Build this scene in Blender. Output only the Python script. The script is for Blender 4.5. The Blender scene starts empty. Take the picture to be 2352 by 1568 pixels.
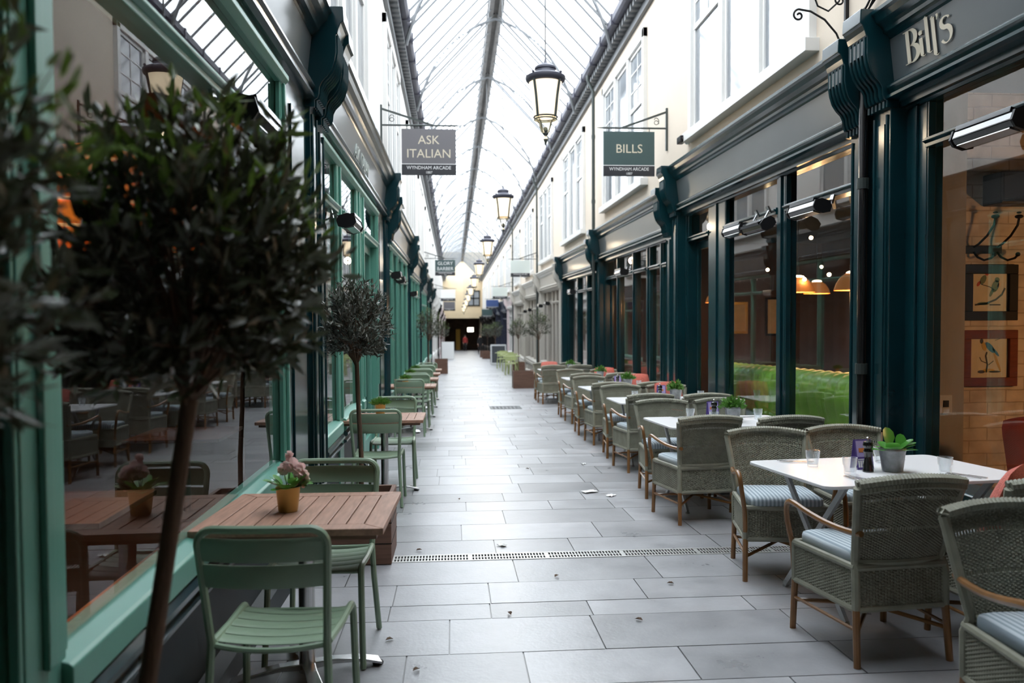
import bpy, bmesh, math, random
from math import sin, cos, pi, radians, sqrt
from mathutils import Vector, Matrix, Euler

random.seed(7)
SC = bpy.context.scene
COL = SC.collection
SLOPE = 0.028            # the arcade floor falls away from the camera

# ------------------------------------------------------------------ camera
cam_d = bpy.data.cameras.new('camera')
cam_d.sensor_width = 36.0
cam_d.lens = 28.3
cam_d.clip_start = 0.02
cam_d.clip_end = 400
cam_d.dof.use_dof = True
cam_d.dof.focus_distance = 5.4
cam_d.dof.aperture_fstop = 2.2
cam = bpy.data.objects.new('camera', cam_d)
COL.objects.link(cam)
cam.matrix_world = (Matrix.Translation((0, 0, 1.5)) @ Matrix.Rotation(radians(-4.2), 4, 'Z')
                    @ Matrix.Rotation(radians(90 - 1.92), 4, 'X') @ Matrix.Rotation(-0.005, 4, 'Z'))
SC.camera = cam

# ------------------------------------------------------------------ sky and exposure
world = bpy.data.worlds.new('overcast_sky')
SC.world = world
world.use_nodes = True
wn = world.node_tree
wn.nodes.clear()
w_out = wn.nodes.new('ShaderNodeOutputWorld')
w_bg = wn.nodes.new('ShaderNodeBackground')
w_bg.inputs['Color'].default_value = (0.93, 0.97, 1.0, 1)
w_bg.inputs['Strength'].default_value = 1.0
wn.links.new(w_bg.outputs[0], w_out.inputs[0])
SC.view_settings.view_transform = 'Standard'
SC.view_settings.look = 'None'
SC.view_settings.gamma = 1.0
SC.view_settings.use_curve_mapping = False
SC.view_settings.exposure = 3.05
SC.cycles.max_bounces = 8
SC.cycles.transparent_max_bounces = 24
SC.cycles.caustics_reflective = False
SC.cycles.caustics_refractive = False
SC.cycles.sample_clamp_indirect = 6.0

# ------------------------------------------------------------------ helpers
def fz(y):
    return -SLOPE * y

class MB:
    """collects shapes, builds ONE mesh object"""
    def __init__(s):
        s.v = []; s.f = []; s.m = []; s.mi = 0
    def add(s, vs, fs):
        b = len(s.v)
        s.v += [tuple(v) for v in vs]
        s.f += [tuple(b + i for i in f) for f in fs]
        s.m += [s.mi] * len(fs)
        return b
    def box(s, x0, x1, y0, y1, z0, z1):
        x0, x1 = min(x0, x1), max(x0, x1); y0, y1 = min(y0, y1), max(y0, y1); z0, z1 = min(z0, z1), max(z0, z1)
        s.add([(x0,y0,z0),(x1,y0,z0),(x1,y1,z0),(x0,y1,z0),(x0,y0,z1),(x1,y0,z1),(x1,y1,z1),(x0,y1,z1)],
              [(0,3,2,1),(4,5,6,7),(0,1,5,4),(1,2,6,5),(2,3,7,6),(3,0,4,7)])
        return s
    def hexa(s, p):
        s.add(p, [(0,3,2,1),(4,5,6,7),(0,1,5,4),(1,2,6,5),(2,3,7,6),(3,0,4,7)])
        return s
    def bar(s, a, b, w, h, up=(0,0,1)):
        """rectangular bar from a to b, w across, h along up"""
        a = Vector(a); b = Vector(b); d = (b - a).normalized()
        u = Vector(up)
        if abs(d.dot(u)) > .98: u = Vector((0,1,0))
        r = d.cross(u).normalized(); u = r.cross(d)
        r = r * w / 2; u = u * h / 2
        s.hexa([a-r-u, a+r-u, b+r-u, b-r-u, a-r+u, a+r+u, b+r+u, b-r+u])
        return s
    def tube(s, pts, r, n=8, closed=False, cap=True):
        pts = [Vector(p) for p in pts]
        k = len(pts)
        rs = r if isinstance(r, (list, tuple)) else [r] * k
        up = None
        rings = []
        for i, p in enumerate(pts):
            if closed:
                t = pts[(i+1) % k] - pts[i-1]
            else:
                t = pts[min(i+1, k-1)] - pts[max(i-1, 0)]
            if t.length < 1e-9: t = Vector((0,0,1))
            t.normalize()
            if up is None:
                up = Vector((0,0,1)) if abs(t.z) < .9 else Vector((1,0,0))
            up = up - t * up.dot(t)
            if up.length < 1e-6: up = t.orthogonal()
            up.normalize()
            q = t.cross(up)
            rings.append([p + (up * cos(2*pi*j/n) + q * sin(2*pi*j/n)) * rs[i] for j in range(n)])
        b = len(s.v)
        vs = [v for ring in rings for v in ring]
        fs = []
        for i in range(k if closed else k - 1):
            i2 = (i + 1) % k
            for j in range(n):
                j2 = (j + 1) % n
                fs.append((i*n+j, i*n+j2, i2*n+j2, i2*n+j))
        if cap and not closed:
            fs.append(tuple(range(n))[::-1])
            fs.append(tuple((k-1)*n + j for j in range(n)))
        s.add(vs, fs)
        return s
    def lathe(s, prof, n=20, c=(0,0,0), cap=True):
        """prof: list of (radius, z)"""
        vs = []; fs = []
        k = len(prof)
        for (r, z) in prof:
            for j in range(n):
                vs.append((c[0] + r*cos(2*pi*j/n), c[1] + r*sin(2*pi*j/n), c[2] + z))
        for i in range(k-1):
            for j in range(n):
                j2 = (j+1) % n
                fs.append((i*n+j, i*n+j2, (i+1)*n+j2, (i+1)*n+j))
        if cap:
            fs.append(tuple(range(n))[::-1]); fs.append(tuple((k-1)*n+j for j in range(n)))
        s.add(vs, fs)
        return s
    def sphere(s, c, r, n=10, m=7, sc=(1,1,1)):
        prof = []
        vs = [(c[0], c[1], c[2]-r*sc[2])]
        for i in range(1, m):
            a = -pi/2 + pi*i/m
            for j in range(n):
                b = 2*pi*j/n
                vs.append((c[0]+r*sc[0]*cos(a)*cos(b), c[1]+r*sc[1]*cos(a)*sin(b), c[2]+r*sc[2]*sin(a)))
        vs.append((c[0], c[1], c[2]+r*sc[2]))
        fs = [(0, 1+(j+1) % n, 1+j) for j in range(n)]
        for i in range(m-2):
            for j in range(n):
                j2 = (j+1) % n
                fs.append((1+i*n+j, 1+i*n+j2, 1+(i+1)*n+j2, 1+(i+1)*n+j))
        t = len(vs)-1
        fs += [(1+(m-2)*n+j, 1+(m-2)*n+(j+1) % n, t) for j in range(n)]
        s.add(vs, fs)
        return s
    def extrude(s, poly, vec, holes=None):
        """closed 3-D polygon swept along vec"""
        n = len(poly)
        poly = [Vector(p) for p in poly]; vec = Vector(vec)
        vs = poly + [p + vec for p in poly]
        fs = [tuple(range(n))[::-1], tuple(range(n, 2*n))]
        for i in range(n):
            j = (i+1) % n
            fs.append((i, j, n+j, n+i))
        s.add(vs, fs)
        return s
    def shear(s, k, y0=0.0):
        s.v = [(x, y, z - k*(y-y0)) for (x, y, z) in s.v]
        return s
    def xf(s, M, start=0):
        s.v[start:] = [tuple(M @ Vector(v)) for v in s.v[start:]]
        return s
    def build(s, name, mats, parent=None, smooth=False, bevel=0, recalc=True, angle=0.7, loc=None):
        me = bpy.data.meshes.new(name)
        me.from_pydata(s.v, [], s.f)
        if not isinstance(mats, (list, tuple)): mats = [mats]
        for m in mats: me.materials.append(m)
        if len(mats) > 1:
            me.polygons.foreach_set('material_index', s.m)
        if recalc:
            bm = bmesh.new(); bm.from_mesh(me)
            bmesh.ops.recalc_face_normals(bm, faces=bm.faces)
            bm.to_mesh(me); bm.free()
        if smooth:
            me.polygons.foreach_set('use_smooth', [True] * len(me.polygons))
            try: me.set_sharp_from_angle(angle=angle)
            except Exception: pass
        me.update()
        o = bpy.data.objects.new(name, me)
        COL.objects.link(o)
        if parent is not None: o.parent = parent
        if loc is not None: o.location = loc
        if bevel:
            md = o.modifiers.new('bevel', 'BEVEL'); md.width = bevel; md.segments = 2; md.limit_method = 'ANGLE'
        return o

def setp(o, label=None, cat=None, group=None, kind=None):
    if label: o['label'] = label
    if cat: o['category'] = cat
    if group: o['group'] = group
    if kind: o['kind'] = kind
    return o

def empty(name, label=None, cat=None, group=None, kind=None, M=None):
    o = bpy.data.objects.new(name, None)
    o.empty_display_size = .1
    COL.objects.link(o)
    if M is not None: o.matrix_world = M; 
    return setp(o, label, cat, group, kind)

def copy_tree(o, parent=None):
    c = o.copy(); COL.objects.link(c)
    c.parent = parent
    for ch in list(o.children): copy_tree(ch, c)
    return c

def standM(x, y, rz=0.0, dz=0.0):
    """matrix of a thing that stands on the sloping paving"""
    return Matrix.Translation((x, y, fz(y) + dz)) @ Matrix.Rotation(-math.atan(SLOPE), 4, 'X') @ Matrix.Rotation(rz, 4, 'Z')

_used = set()
def place(proto, M, label, group=None, cat=None):
    """first call moves the prototype itself, later calls copy it with its parts"""
    if proto.name not in _used:
        _used.add(proto.name); o = proto
    else:
        o = copy_tree(proto)
    o.matrix_world = M
    o['label'] = label
    if group: o['group'] = group
    if cat: o['category'] = cat
    return o

# ------------------------------------------------------------------ materials
def mat(name, col, rough=.5, metal=0.0, noise=0.0, nscale=8.0, bump=0.0, bscale=40.0, spec=None, coat=0.0, col2=None, stretch=(1,1,1)):
    m = bpy.data.materials.new(name); m.use_nodes = True
    nt = m.node_tree; b = nt.nodes['Principled BSDF']
    b.inputs['Base Color'].default_value = (*col, 1)
    b.inputs['Roughness'].default_value = rough
    b.inputs['Metallic'].default_value = metal
    if spec is not None: b.inputs['Specular IOR Level'].default_value = spec
    if coat: b.inputs['Coat Weight'].default_value = coat; b.inputs['Coat Roughness'].default_value = .12
    if noise or bump:
        tc = nt.nodes.new('ShaderNodeTexCoord')
        mp = nt.nodes.new('ShaderNodeMapping'); mp.inputs['Scale'].default_value = stretch
        nt.links.new(tc.outputs['Object'], mp.inputs[0])
    if noise:
        n = nt.nodes.new('ShaderNodeTexNoise'); n.inputs['Scale'].default_value = nscale; n.inputs['Detail'].default_value = 5
        nt.links.new(mp.outputs[0], n.inputs['Vector'])
        r = nt.nodes.new('ShaderNodeValToRGB')
        c2 = col2 or tuple(c * (1 - noise) for c in col)
        r.color_ramp.elements[0].position = .3; r.color_ramp.elements[0].color = (*c2, 1)
        r.color_ramp.elements[1].position = .7; r.color_ramp.elements[1].color = (*col, 1)
        nt.links.new(n.outputs[0], r.inputs[0]); nt.links.new(r.outputs[0], b.inputs['Base Color'])
    if bump:
        n2 = nt.nodes.new('ShaderNodeTexNoise'); n2.inputs['Scale'].default_value = bscale; n2.inputs['Detail'].default_value = 4
        nt.links.new(mp.outputs[0], n2.inputs['Vector'])
        bp = nt.nodes.new('ShaderNodeBump'); bp.inputs['Strength'].default_value = bump; bp.inputs['Distance'].default_value = .01
        nt.links.new(n2.outputs[0], bp.inputs['Height']); nt.links.new(bp.outputs[0], b.inputs['Normal'])
    return m

def glass(name, ior=1.8, tint=(1,1,1), rough=0.0, one_sided=True):
    """clear sheet glass: what passes through, and the Fresnel reflection of both faces"""
    m = bpy.data.materials.new(name); m.use_nodes = True
    nt = m.node_tree; nt.nodes.clear()
    o = nt.nodes.new('ShaderNodeOutputMaterial')
    mx = nt.nodes.new('ShaderNodeMixShader')
    tr = nt.nodes.new('ShaderNodeBsdfTransparent'); tr.inputs[0].default_value = (*tint, 1)
    gl = nt.nodes.new('ShaderNodeBsdfGlossy'); gl.inputs['Roughness'].default_value = rough
    fr = nt.nodes.new('ShaderNodeFresnel'); fr.inputs[0].default_value = ior
    fac = fr.outputs[0]
    if one_sided:
        ge = nt.nodes.new('ShaderNodeNewGeometry')
        inv = nt.nodes.new('ShaderNodeMath'); inv.operation = 'SUBTRACT'; inv.inputs[0].default_value = 1.0
        nt.links.new(ge.outputs['Backfacing'], inv.inputs[1])
        mu = nt.nodes.new('ShaderNodeMath'); mu.operation = 'MULTIPLY'
        nt.links.new(fac, mu.inputs[0]); nt.links.new(inv.outputs[0], mu.inputs[1])
        fac = mu.outputs[0]
    nt.links.new(fac, mx.inputs[0]); nt.links.new(tr.outputs[0], mx.inputs[1]); nt.links.new(gl.outputs[0], mx.inputs[2])
    nt.links.new(mx.outputs[0], o.inputs[0])
    return m

def tumbler_glass():
    m = glass('tumbler_painted_highlight', 1.75, (.95,.97,.98))
    nt = m.node_tree
    out = [n for n in nt.nodes if n.type == 'OUTPUT_MATERIAL'][0]
    src = out.inputs[0].links[0].from_socket
    df = nt.nodes.new('ShaderNodeBsdfDiffuse'); df.inputs[0].default_value = (.9,.92,.93,1)
    lw = nt.nodes.new('ShaderNodeLayerWeight'); lw.inputs[0].default_value = .35
    mr = nt.nodes.new('ShaderNodeMapRange'); mr.inputs[3].default_value = .05; mr.inputs[4].default_value = .55  # white towards glancing edges, a rim highlight painted into the glass
    mx = nt.nodes.new('ShaderNodeMixShader')
    nt.links.new(lw.outputs['Facing'], mr.inputs[0]); nt.links.new(mr.outputs[0], mx.inputs[0])
    nt.links.new(src, mx.inputs[1]); nt.links.new(df.outputs[0], mx.inputs[2]); nt.links.new(mx.outputs[0], out.inputs[0])
    return m

def emit(name, col, strength):
    m = bpy.data.materials.new(name); m.use_nodes = True
    b = m.node_tree.nodes['Principled BSDF']
    b.inputs['Base Color'].default_value = (*col, 1)
    b.inputs['Emission Color'].default_value = (*col, 1)
    b.inputs['Emission Strength'].default_value = strength
    return m

def brick_mat(name, c1, c2, mortar, scale=1.0, bump=.6, plane='XZ', bw=.225, bh=.075):
    m = bpy.data.materials.new(name); m.use_nodes = True
    nt = m.node_tree; b = nt.nodes['Principled BSDF']; b.inputs['Roughness'].default_value = .75
    tc = nt.nodes.new('ShaderNodeTexCoord')
    sp = nt.nodes.new('ShaderNodeSeparateXYZ'); cb = nt.nodes.new('ShaderNodeCombineXYZ')
    nt.links.new(tc.outputs['Object'], sp.inputs[0])
    nt.links.new(sp.outputs[0 if plane == 'XZ' else 1], cb.inputs[0]); nt.links.new(sp.outputs[2], cb.inputs[1])
    br = nt.nodes.new('ShaderNodeTexBrick')
    br.inputs['Scale'].default_value = scale
    br.inputs['Brick Width'].default_value = bw; br.inputs['Row Height'].default_value = bh
    br.inputs['Mortar Size'].default_value = .005
    br.inputs['Color1'].default_value = (*c1, 1); br.inputs['Color2'].default_value = (*c2, 1); br.inputs['Mortar'].default_value = (*mortar, 1)
    no = nt.nodes.new('ShaderNodeTexNoise'); no.inputs['Scale'].default_value = 5; no.inputs['Detail'].default_value = 6
    nt.links.new(tc.outputs['Object'], no.inputs['Vector'])
    ad = nt.nodes.new('ShaderNodeVectorMath'); ad.operation = 'ADD'
    sc = nt.nodes.new('ShaderNodeVectorMath'); sc.operation = 'SCALE'; sc.inputs['Scale'].default_value = .02
    nt.links.new(no.outputs['Color'], sc.inputs[0]); nt.links.new(cb.outputs[0], ad.inputs[0]); nt.links.new(sc.outputs[0], ad.inputs[1])
    nt.links.new(ad.outputs[0], br.inputs['Vector'])
    mx = nt.nodes.new('ShaderNodeMixRGB'); mx.blend_type = 'MULTIPLY'; mx.inputs[0].default_value = .6
    rp = nt.nodes.new('ShaderNodeValToRGB'); rp.color_ramp.elements[0].position = .35; rp.color_ramp.elements[0].color = (.45,.42,.4,1); rp.color_ramp.elements[1].position = .6
    nt.links.new(no.outputs[0], rp.inputs[0])
    nt.links.new(br.outputs['Color'], mx.inputs[1]); nt.links.new(rp.outputs[0], mx.inputs[2])
    nt.links.new(mx.outputs[0], b.inputs['Base Color'])
    bp = nt.nodes.new('ShaderNodeBump'); bp.inputs['Strength'].default_value = bump; bp.inputs['Distance'].default_value = .01; bp.invert = True
    nt.links.new(br.outputs['Fac'], bp.inputs['Height']); nt.links.new(bp.outputs[0], b.inputs['Normal'])
    return m

def stripe_mat(name, c1, c2, freq, axis=0, rough=.9, bump=0.3):
    m = bpy.data.materials.new(name); m.use_nodes = True
    nt = m.node_tree; b = nt.nodes['Principled BSDF']; b.inputs['Roughness'].default_value = rough
    tc = nt.nodes.new('ShaderNodeTexCoord'); sp = nt.nodes.new('ShaderNodeSeparateXYZ')
    nt.links.new(tc.outputs['Object'], sp.inputs[0])
    mu = nt.nodes.new('ShaderNodeMath'); mu.operation = 'MULTIPLY'; mu.inputs[1].default_value = freq * 2 * pi
    si = nt.nodes.new('ShaderNodeMath'); si.operation = 'SINE'
    nt.links.new(sp.outputs[axis], mu.inputs[0]); nt.links.new(mu.outputs[0], si.inputs[0])
    rp = nt.nodes.new('ShaderNodeValToRGB')
    rp.color_ramp.elements[0].position = .42; rp.color_ramp.elements[0].color = (*c1, 1)
    rp.color_ramp.elements[1].position = .58; rp.color_ramp.elements[1].color = (*c2, 1)
    mp = nt.nodes.new('ShaderNodeMapRange'); mp.inputs[1].default_value = -1; mp.inputs[2].default_value = 1
    nt.links.new(si.outputs[0], mp.inputs[0]); nt.links.new(mp.outputs[0], rp.inputs[0]); nt.links.new(rp.outputs[0], b.inputs['Base Color'])
    no = nt.nodes.new('ShaderNodeTexNoise'); no.inputs['Scale'].default_value = 300
    bp = nt.nodes.new('ShaderNodeBump'); bp.inputs['Strength'].default_value = bump; bp.inputs['Distance'].default_value = .003
    nt.links.new(tc.outputs['Object'], no.inputs['Vector']); nt.links.new(no.outputs[0], bp.inputs['Height']); nt.links.new(bp.outputs[0], b.inputs['Normal'])
    return m

def leaf_mat(name, front, back, rough=.38):
    m = bpy.data.materials.new(name); m.use_nodes = True
    nt = m.node_tree; b = nt.nodes['Principled BSDF']; b.inputs['Roughness'].default_value = rough
    ge = nt.nodes.new('ShaderNodeNewGeometry'); mx = nt.nodes.new('ShaderNodeMixRGB')
    mx.inputs[1].default_value = (*front, 1); mx.inputs[2].default_value = (*back, 1)
    nt.links.new(ge.outputs['Backfacing'], mx.inputs[0]); nt.links.new(mx.outputs[0], b.inputs['Base Color'])
    out = [n for n in nt.nodes if n.type == 'OUTPUT_MATERIAL'][0]
    tl = nt.nodes.new('ShaderNodeBsdfTranslucent'); tl.inputs[0].default_value = (min(1, front[0]*1.4), min(1, front[1]*1.4), min(1, front[2]*1.3), 1)
    ad = nt.nodes.new('ShaderNodeMixShader'); ad.inputs[0].default_value = .25
    nt.links.new(b.outputs[0], ad.inputs[1]); nt.links.new(tl.outputs[0], ad.inputs[2]); nt.links.new(ad.outputs[0], out.inputs[0])
    return m

def floor_mat():
    m = bpy.data.materials.new('slate_paving'); m.use_nodes = True
    nt = m.node_tree; b = nt.nodes['Principled BSDF']
    at = nt.nodes.new('ShaderNodeAttribute'); at.attribute_name = 'tone'
    tc = nt.nodes.new('ShaderNodeTexCoord')
    n1 = nt.nodes.new('ShaderNodeTexNoise'); n1.inputs['Scale'].default_value = 3.2; n1.inputs['Detail'].default_value = 8; n1.inputs['Roughness'].default_value = .65
    n2 = nt.nodes.new('ShaderNodeTexNoise'); n2.inputs['Scale'].default_value = 45; n2.inputs['Detail'].default_value = 4
    nt.links.new(tc.outputs['Object'], n1.inputs['Vector']); nt.links.new(tc.outputs['Object'], n2.inputs['Vector'])
    r1 = nt.nodes.new('ShaderNodeMapRange'); r1.inputs[1].default_value = .3; r1.inputs[2].default_value = .7; r1.inputs[3].default_value = .8; r1.inputs[4].default_value = 1.15
    nt.links.new(n1.outputs[0], r1.inputs[0])
    mx = nt.nodes.new('ShaderNodeVectorMath'); mx.operation = 'SCALE'
    nt.links.new(at.outputs['Color'], mx.inputs[0]); nt.links.new(r1.outputs[0], mx.inputs['Scale'])
    nt.links.new(mx.outputs[0], b.inputs['Base Color'])
    r2 = nt.nodes.new('ShaderNodeMapRange'); r2.inputs[1].default_value = .3; r2.inputs[2].default_value = .7; r2.inputs[3].default_value = .27; r2.inputs[4].default_value = .36
    b.inputs['Specular IOR Level'].default_value = .85; nt.links.new(n1.outputs[0], r2.inputs[0]); nt.links.new(r2.outputs[0], b.inputs['Roughness'])
    bp = nt.nodes.new('ShaderNodeBump'); bp.inputs['Strength'].default_value = .25; bp.inputs['Distance'].default_value = .004
    nt.links.new(n2.outputs[0], bp.inputs['Height']); nt.links.new(bp.outputs[0], b.inputs['Normal'])
    return m

def picture_mat(): return mat('aged_print_paper', (.62,.50,.30), .8, noise=.15, nscale=6)

M_ = {}
M_['teal'] = mat('dark_teal_gloss_paint', (.004,.031,.039), .22, noise=.25, nscale=2, coat=.3)
M_['mint'] = mat('mint_green_paint', (.11,.305,.24), .35, noise=.1, nscale=3)
M_['slate'] = mat('slate_grey_fascia_paint', (.085,.100,.105), .33, noise=.1, nscale=2, coat=.2)
M_['plinth'] = mat('near_black_plinth_paint', (.005,.013,.016), .5, spec=.25)
M_['moulding'] = mat('dark_grey_moulding_paint', (.018,.038,.045), .25, coat=.3)
M_['cream'] = mat('cream_render', (.64,.55,.45), .8, noise=.06, nscale=1.5, bump=.1)
M_['white_wall'] = mat('white_render', (.72,.70,.67), .8, noise=.05, nscale=1.5, bump=.1)
M_['white_paint'] = mat('white_window_paint', (.66,.65,.63), .45)
M_['stone'] = mat('grey_cream_shopfront_paint', (.50,.47,.42), .5, noise=.08, nscale=2)
M_['gutter'] = mat('dark_cast_iron_gutter', (.060,.060,.085), .5, noise=.3, nscale=3)
M_['rib'] = mat('grey_roof_ironwork', (.10,.105,.11), .5)
M_['ridge'] = mat('weathered_ridge_beam', (.16,.155,.15), .6, noise=.4, nscale=3)
M_['black'] = mat('black_satin_metal', (.010,.010,.011), .45, spec=.25)
M_['black_gloss'] = mat('black_gloss', (.010,.010,.011), .12, coat=.5)
M_['iron'] = mat('dark_green_grey_ironwork', (.035,.045,.042), .45)
M_['chrome'] = mat('brushed_steel', (.62,.62,.62), .25, metal=1.0)
M_['zinc'] = mat('zinc_bucket', (.30,.31,.32), .45, metal=.7, noise=.45, nscale=25)
M_['gold'] = mat('brushed_gold_pot', (.52,.37,.13), .38, metal=.8)
M_['sage'] = mat('sage_green_powder_coat', (.215,.300,.205), .38)
M_['teak'] = mat('oiled_teak', (.41,.23,.16), .5, noise=.35, nscale=6, bump=.1, stretch=(9,1,9))
M_['crate'] = mat('stained_timber_planter', (.17,.085,.055), .6, noise=.35, nscale=5, stretch=(1,1,9))
M_['soil'] = mat('dark_soil', (.02,.015,.01), .95, noise=.5, nscale=40, bump=.6)
M_['bark'] = mat('grey_brown_bark', (.14,.085,.052), .85, noise=.4, nscale=14, bump=.5, stretch=(3,3,.6))
M_['wicker'] = mat('sage_grey_wicker', (.295,.292,.225), .55, noise=.25, nscale=12)
M_['bamboo'] = mat('brown_bamboo', (.30,.135,.040), .32, noise=.45, nscale=9, stretch=(1,1,.4), coat=.2)
M_['cushion'] = stripe_mat('striped_seat_cushion', (.52,.58,.62), (.27,.33,.37), 42)
M_['tabletop'] = mat('white_laminate', (.82,.82,.83), .28)
M_['grey_metal'] = mat('pale_grey_metal', (.42,.43,.43), .35, metal=.3)
M_['leaf'] = leaf_mat('olive_leaf', (.036,.045,.024), (.16,.165,.13), .3)
M_['leaf_young'] = leaf_mat('young_olive_leaf', (.085,.145,.022), (.12,.16,.06))
M_['leaf_silver'] = leaf_mat('silver_olive_leaf', (.045,.050,.038), (.23,.24,.21))
M_['herb'] = leaf_mat('green_herb_leaf', (.07,.19,.025), (.10,.22,.05))
M_['succulent'] = leaf_mat('glossy_green_leaf', (.07,.26,.035), (.14,.36,.10), .3)
M_['pink'] = leaf_mat('pale_pink_petal', (.92,.66,.66), (.94,.70,.69), .7)
M_['coral'] = mat('coral_woven_fabric', (.62,.17,.13), .95, noise=.3, nscale=60, bump=.6, bscale=120)
M_['shop_glass'] = glass('shop_window_glass', 1.62)
M_['shop_glass_bright'] = glass('old_plate_glass', 2.3)
M_['roof_glass'] = glass('roof_glass', 1.45, (.96,.98,1.0))
M_['tumbler'] = tumbler_glass()
M_['upper_glass'] = mat('obscured_window_glass', (.20,.22,.24), .06, spec=1.0)
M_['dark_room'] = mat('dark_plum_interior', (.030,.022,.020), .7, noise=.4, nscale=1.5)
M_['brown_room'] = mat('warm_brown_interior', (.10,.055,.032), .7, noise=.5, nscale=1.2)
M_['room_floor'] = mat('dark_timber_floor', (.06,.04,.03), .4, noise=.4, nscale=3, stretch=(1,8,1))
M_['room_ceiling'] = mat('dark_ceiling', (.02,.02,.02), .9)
M_['brick'] = brick_mat('whitewashed_brick', (.62,.50,.36), (.56,.43,.30), (.40,.30,.20), bw=.30, bh=.10)
M_['pier'] = mat('whitewashed_plaster_pier', (.34,.30,.25), .85, noise=.35, nscale=3, bump=.4, bscale=12, stretch=(1,1,.4))
M_['green_velvet'] = mat('green_channelled_leather', (.19,.43,.04), .42, noise=.25, nscale=4)
M_['red_leather'] = mat('oxblood_leather', (.22,.018,.010), .32, noise=.3, nscale=4)
M_['dark_wood'] = mat('near_black_wood', (.010,.008,.007), .6, spec=.15)
M_['red_wood'] = mat('mahogany_frame', (.17,.035,.012), .6, spec=.15, noise=.3, nscale=8, stretch=(1,1,6))
M_['paper'] = picture_mat()
M_['white'] = mat('matt_white', (.82,.82,.80), .7)
M_['lamp_glass'] = emit('lit_lantern_glass', (1.0,.82,.56), .17)
M_['bulb'] = emit('warm_bulb', (1.0,.74,.40), 5.0)
M_['amber'] = emit('amber_glass_shade', (1.0,.38,.10), .018)
M_['orange_shade'] = emit('orange_lit_shade', (1.0,.25,.03), .055)
M_['sign_grey'] = mat('grey_sign_enamel', (.135,.130,.140), .4)
M_['sign_green'] = mat('green_grey_sign_enamel', (.040,.075,.075), .4)
M_['sign_dark'] = mat('charcoal_sign_enamel', (.020,.021,.026), .4)
M_['sign_pale'] = mat('pale_green_sign_enamel', (.55,.60,.57), .5)
M_['sign_blue'] = mat('blue_sign_enamel', (.035,.07,.20), .4)
M_['letter'] = mat('cream_lettering', (.60,.54,.42), .5)
M_['letter_white'] = mat('white_lettering', (.74,.74,.74), .5)
M_['floor'] = floor_mat()
M_['grout'] = mat('dark_grout', (.06,.06,.062), .9)
M_['drain'] = mat('steel_drain_grate', (.62,.62,.60), .35, metal=.6)
M_['pit'] = mat('black_drain_channel', (.006,.006,.006), .9)
M_['navy'] = mat('navy_shopfront_paint', (.020,.026,.050), .35)
M_['pinkwhite'] = mat('pink_white_shopfront_paint', (.62,.52,.52), .5)
M_['lime'] = mat('lime_green_metal', (.44,.50,.22), .4)
M_['chalk'] = mat('chalkboard', (.030,.036,.042), .7)
M_['purple'] = mat('purple_menu_card', (.10,.065,.26), .5)
M_['lilac'] = mat('lilac_menu_card', (.42,.34,.62), .5)
M_['orange'] = mat('orange_print', (.62,.20,.05), .6)
M_['skin'] = mat('skin', (.55,.33,.24), .5)
M_['cloth_black'] = mat('black_cloth', (.012,.012,.014), .9)
M_['cloth_red'] = mat('red_cloth', (.32,.035,.03), .9)
M_['hair'] = mat('brown_hair', (.05,.03,.02), .7)
M_['tan'] = mat('tan_render', (.62,.50,.33), .8, noise=.1, nscale=1)
# ------------------------------------------------------------------ the setting
Y0, Y1 = -7.0, 89.0
_cnt = {}
def num(k):
    _cnt[k] = _cnt.get(k, 0) + 1
    return '%s_%d' % (k, _cnt[k])
def struct(o, label, cat):
    return setp(o, label, cat, kind='structure')

# paving: every slab its own face block with its own tone, all one floor
def build_floor():
    rnd = random.Random(3)
    b = MB(); tones = []
    b.box(-1.6, 3.8, Y0, Y1 + 4, -.2, -.006); tones += [(.07,.07,.07)] * 6
    rows = [.47, .24, .38, .50]
    ys = [3.77, 4.24, 4.48, 4.86, 5.36]
    y = 5.52; seq = []
    for a, c in zip(ys[:-1], ys[1:]): seq.append((a, c))
    k = 0
    while y < Y1 + 4:
        h = rnd.choice([.25, .38, .38, .5, .5]); seq.append((y, y + h)); y += h
    y = 3.77
    while y > Y0:
        h = rnd.choice([.25, .38, .5, .5]); seq.append((y - h, y)); y -= h
    for (a, c) in seq:
        x = -1.55 + rnd.uniform(-.6, 0)
        while x < 3.8:
            w = rnd.choice([.55, .75, .75, .9, 1.05])
            xa, xb = max(x, -1.55), min(x + w, 3.78)
            if xb - xa > .03:
                g = .0035
                t = .355 * rnd.uniform(.82, 1.12)
                if rnd.random() < .12: t *= .72
                b.box(xa + g, xb - g, a + g, c - g, -.05, rnd.uniform(-.0008, .0004))
                tones += [(t * .985, t * .99, t * 1.03)] * 6
            x += w
    b.shear(SLOPE)
    o = b.build('floor', M_['floor'], recalc=False)
    ca = o.data.color_attributes.new('tone', 'FLOAT_COLOR', 'CORNER')
    i = 0
    vals = []
    for p, t in zip(o.data.polygons, tones):
        for _ in p.loop_indices: vals += [t[0], t[1], t[2], 1.0]
    ca.data.foreach_set('color', vals)
    struct(o, 'grey slate paving slabs sloping gently down the arcade', 'floor')
build_floor()

# ---- facades
class Side:
    def __init__(s, name, xp, sg): s.n = name; s.xp = xp; s.sg = sg
    def x(s, o): return s.xp + s.sg * o
LEFT = Side('left', -.98, 1); RIGHT = Side('right', 3.15, -1)

def bx(b, S, o0, o1, y0, y1, z0, z1): b.box(S.x(o0), S.x(o1), y0, y1, z0, z1)
def prism(b, S, prof, y0, y1): b.extrude([(S.x(o), y0, z) for (o, z) in prof], (0, y1 - y0, 0))

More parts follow.
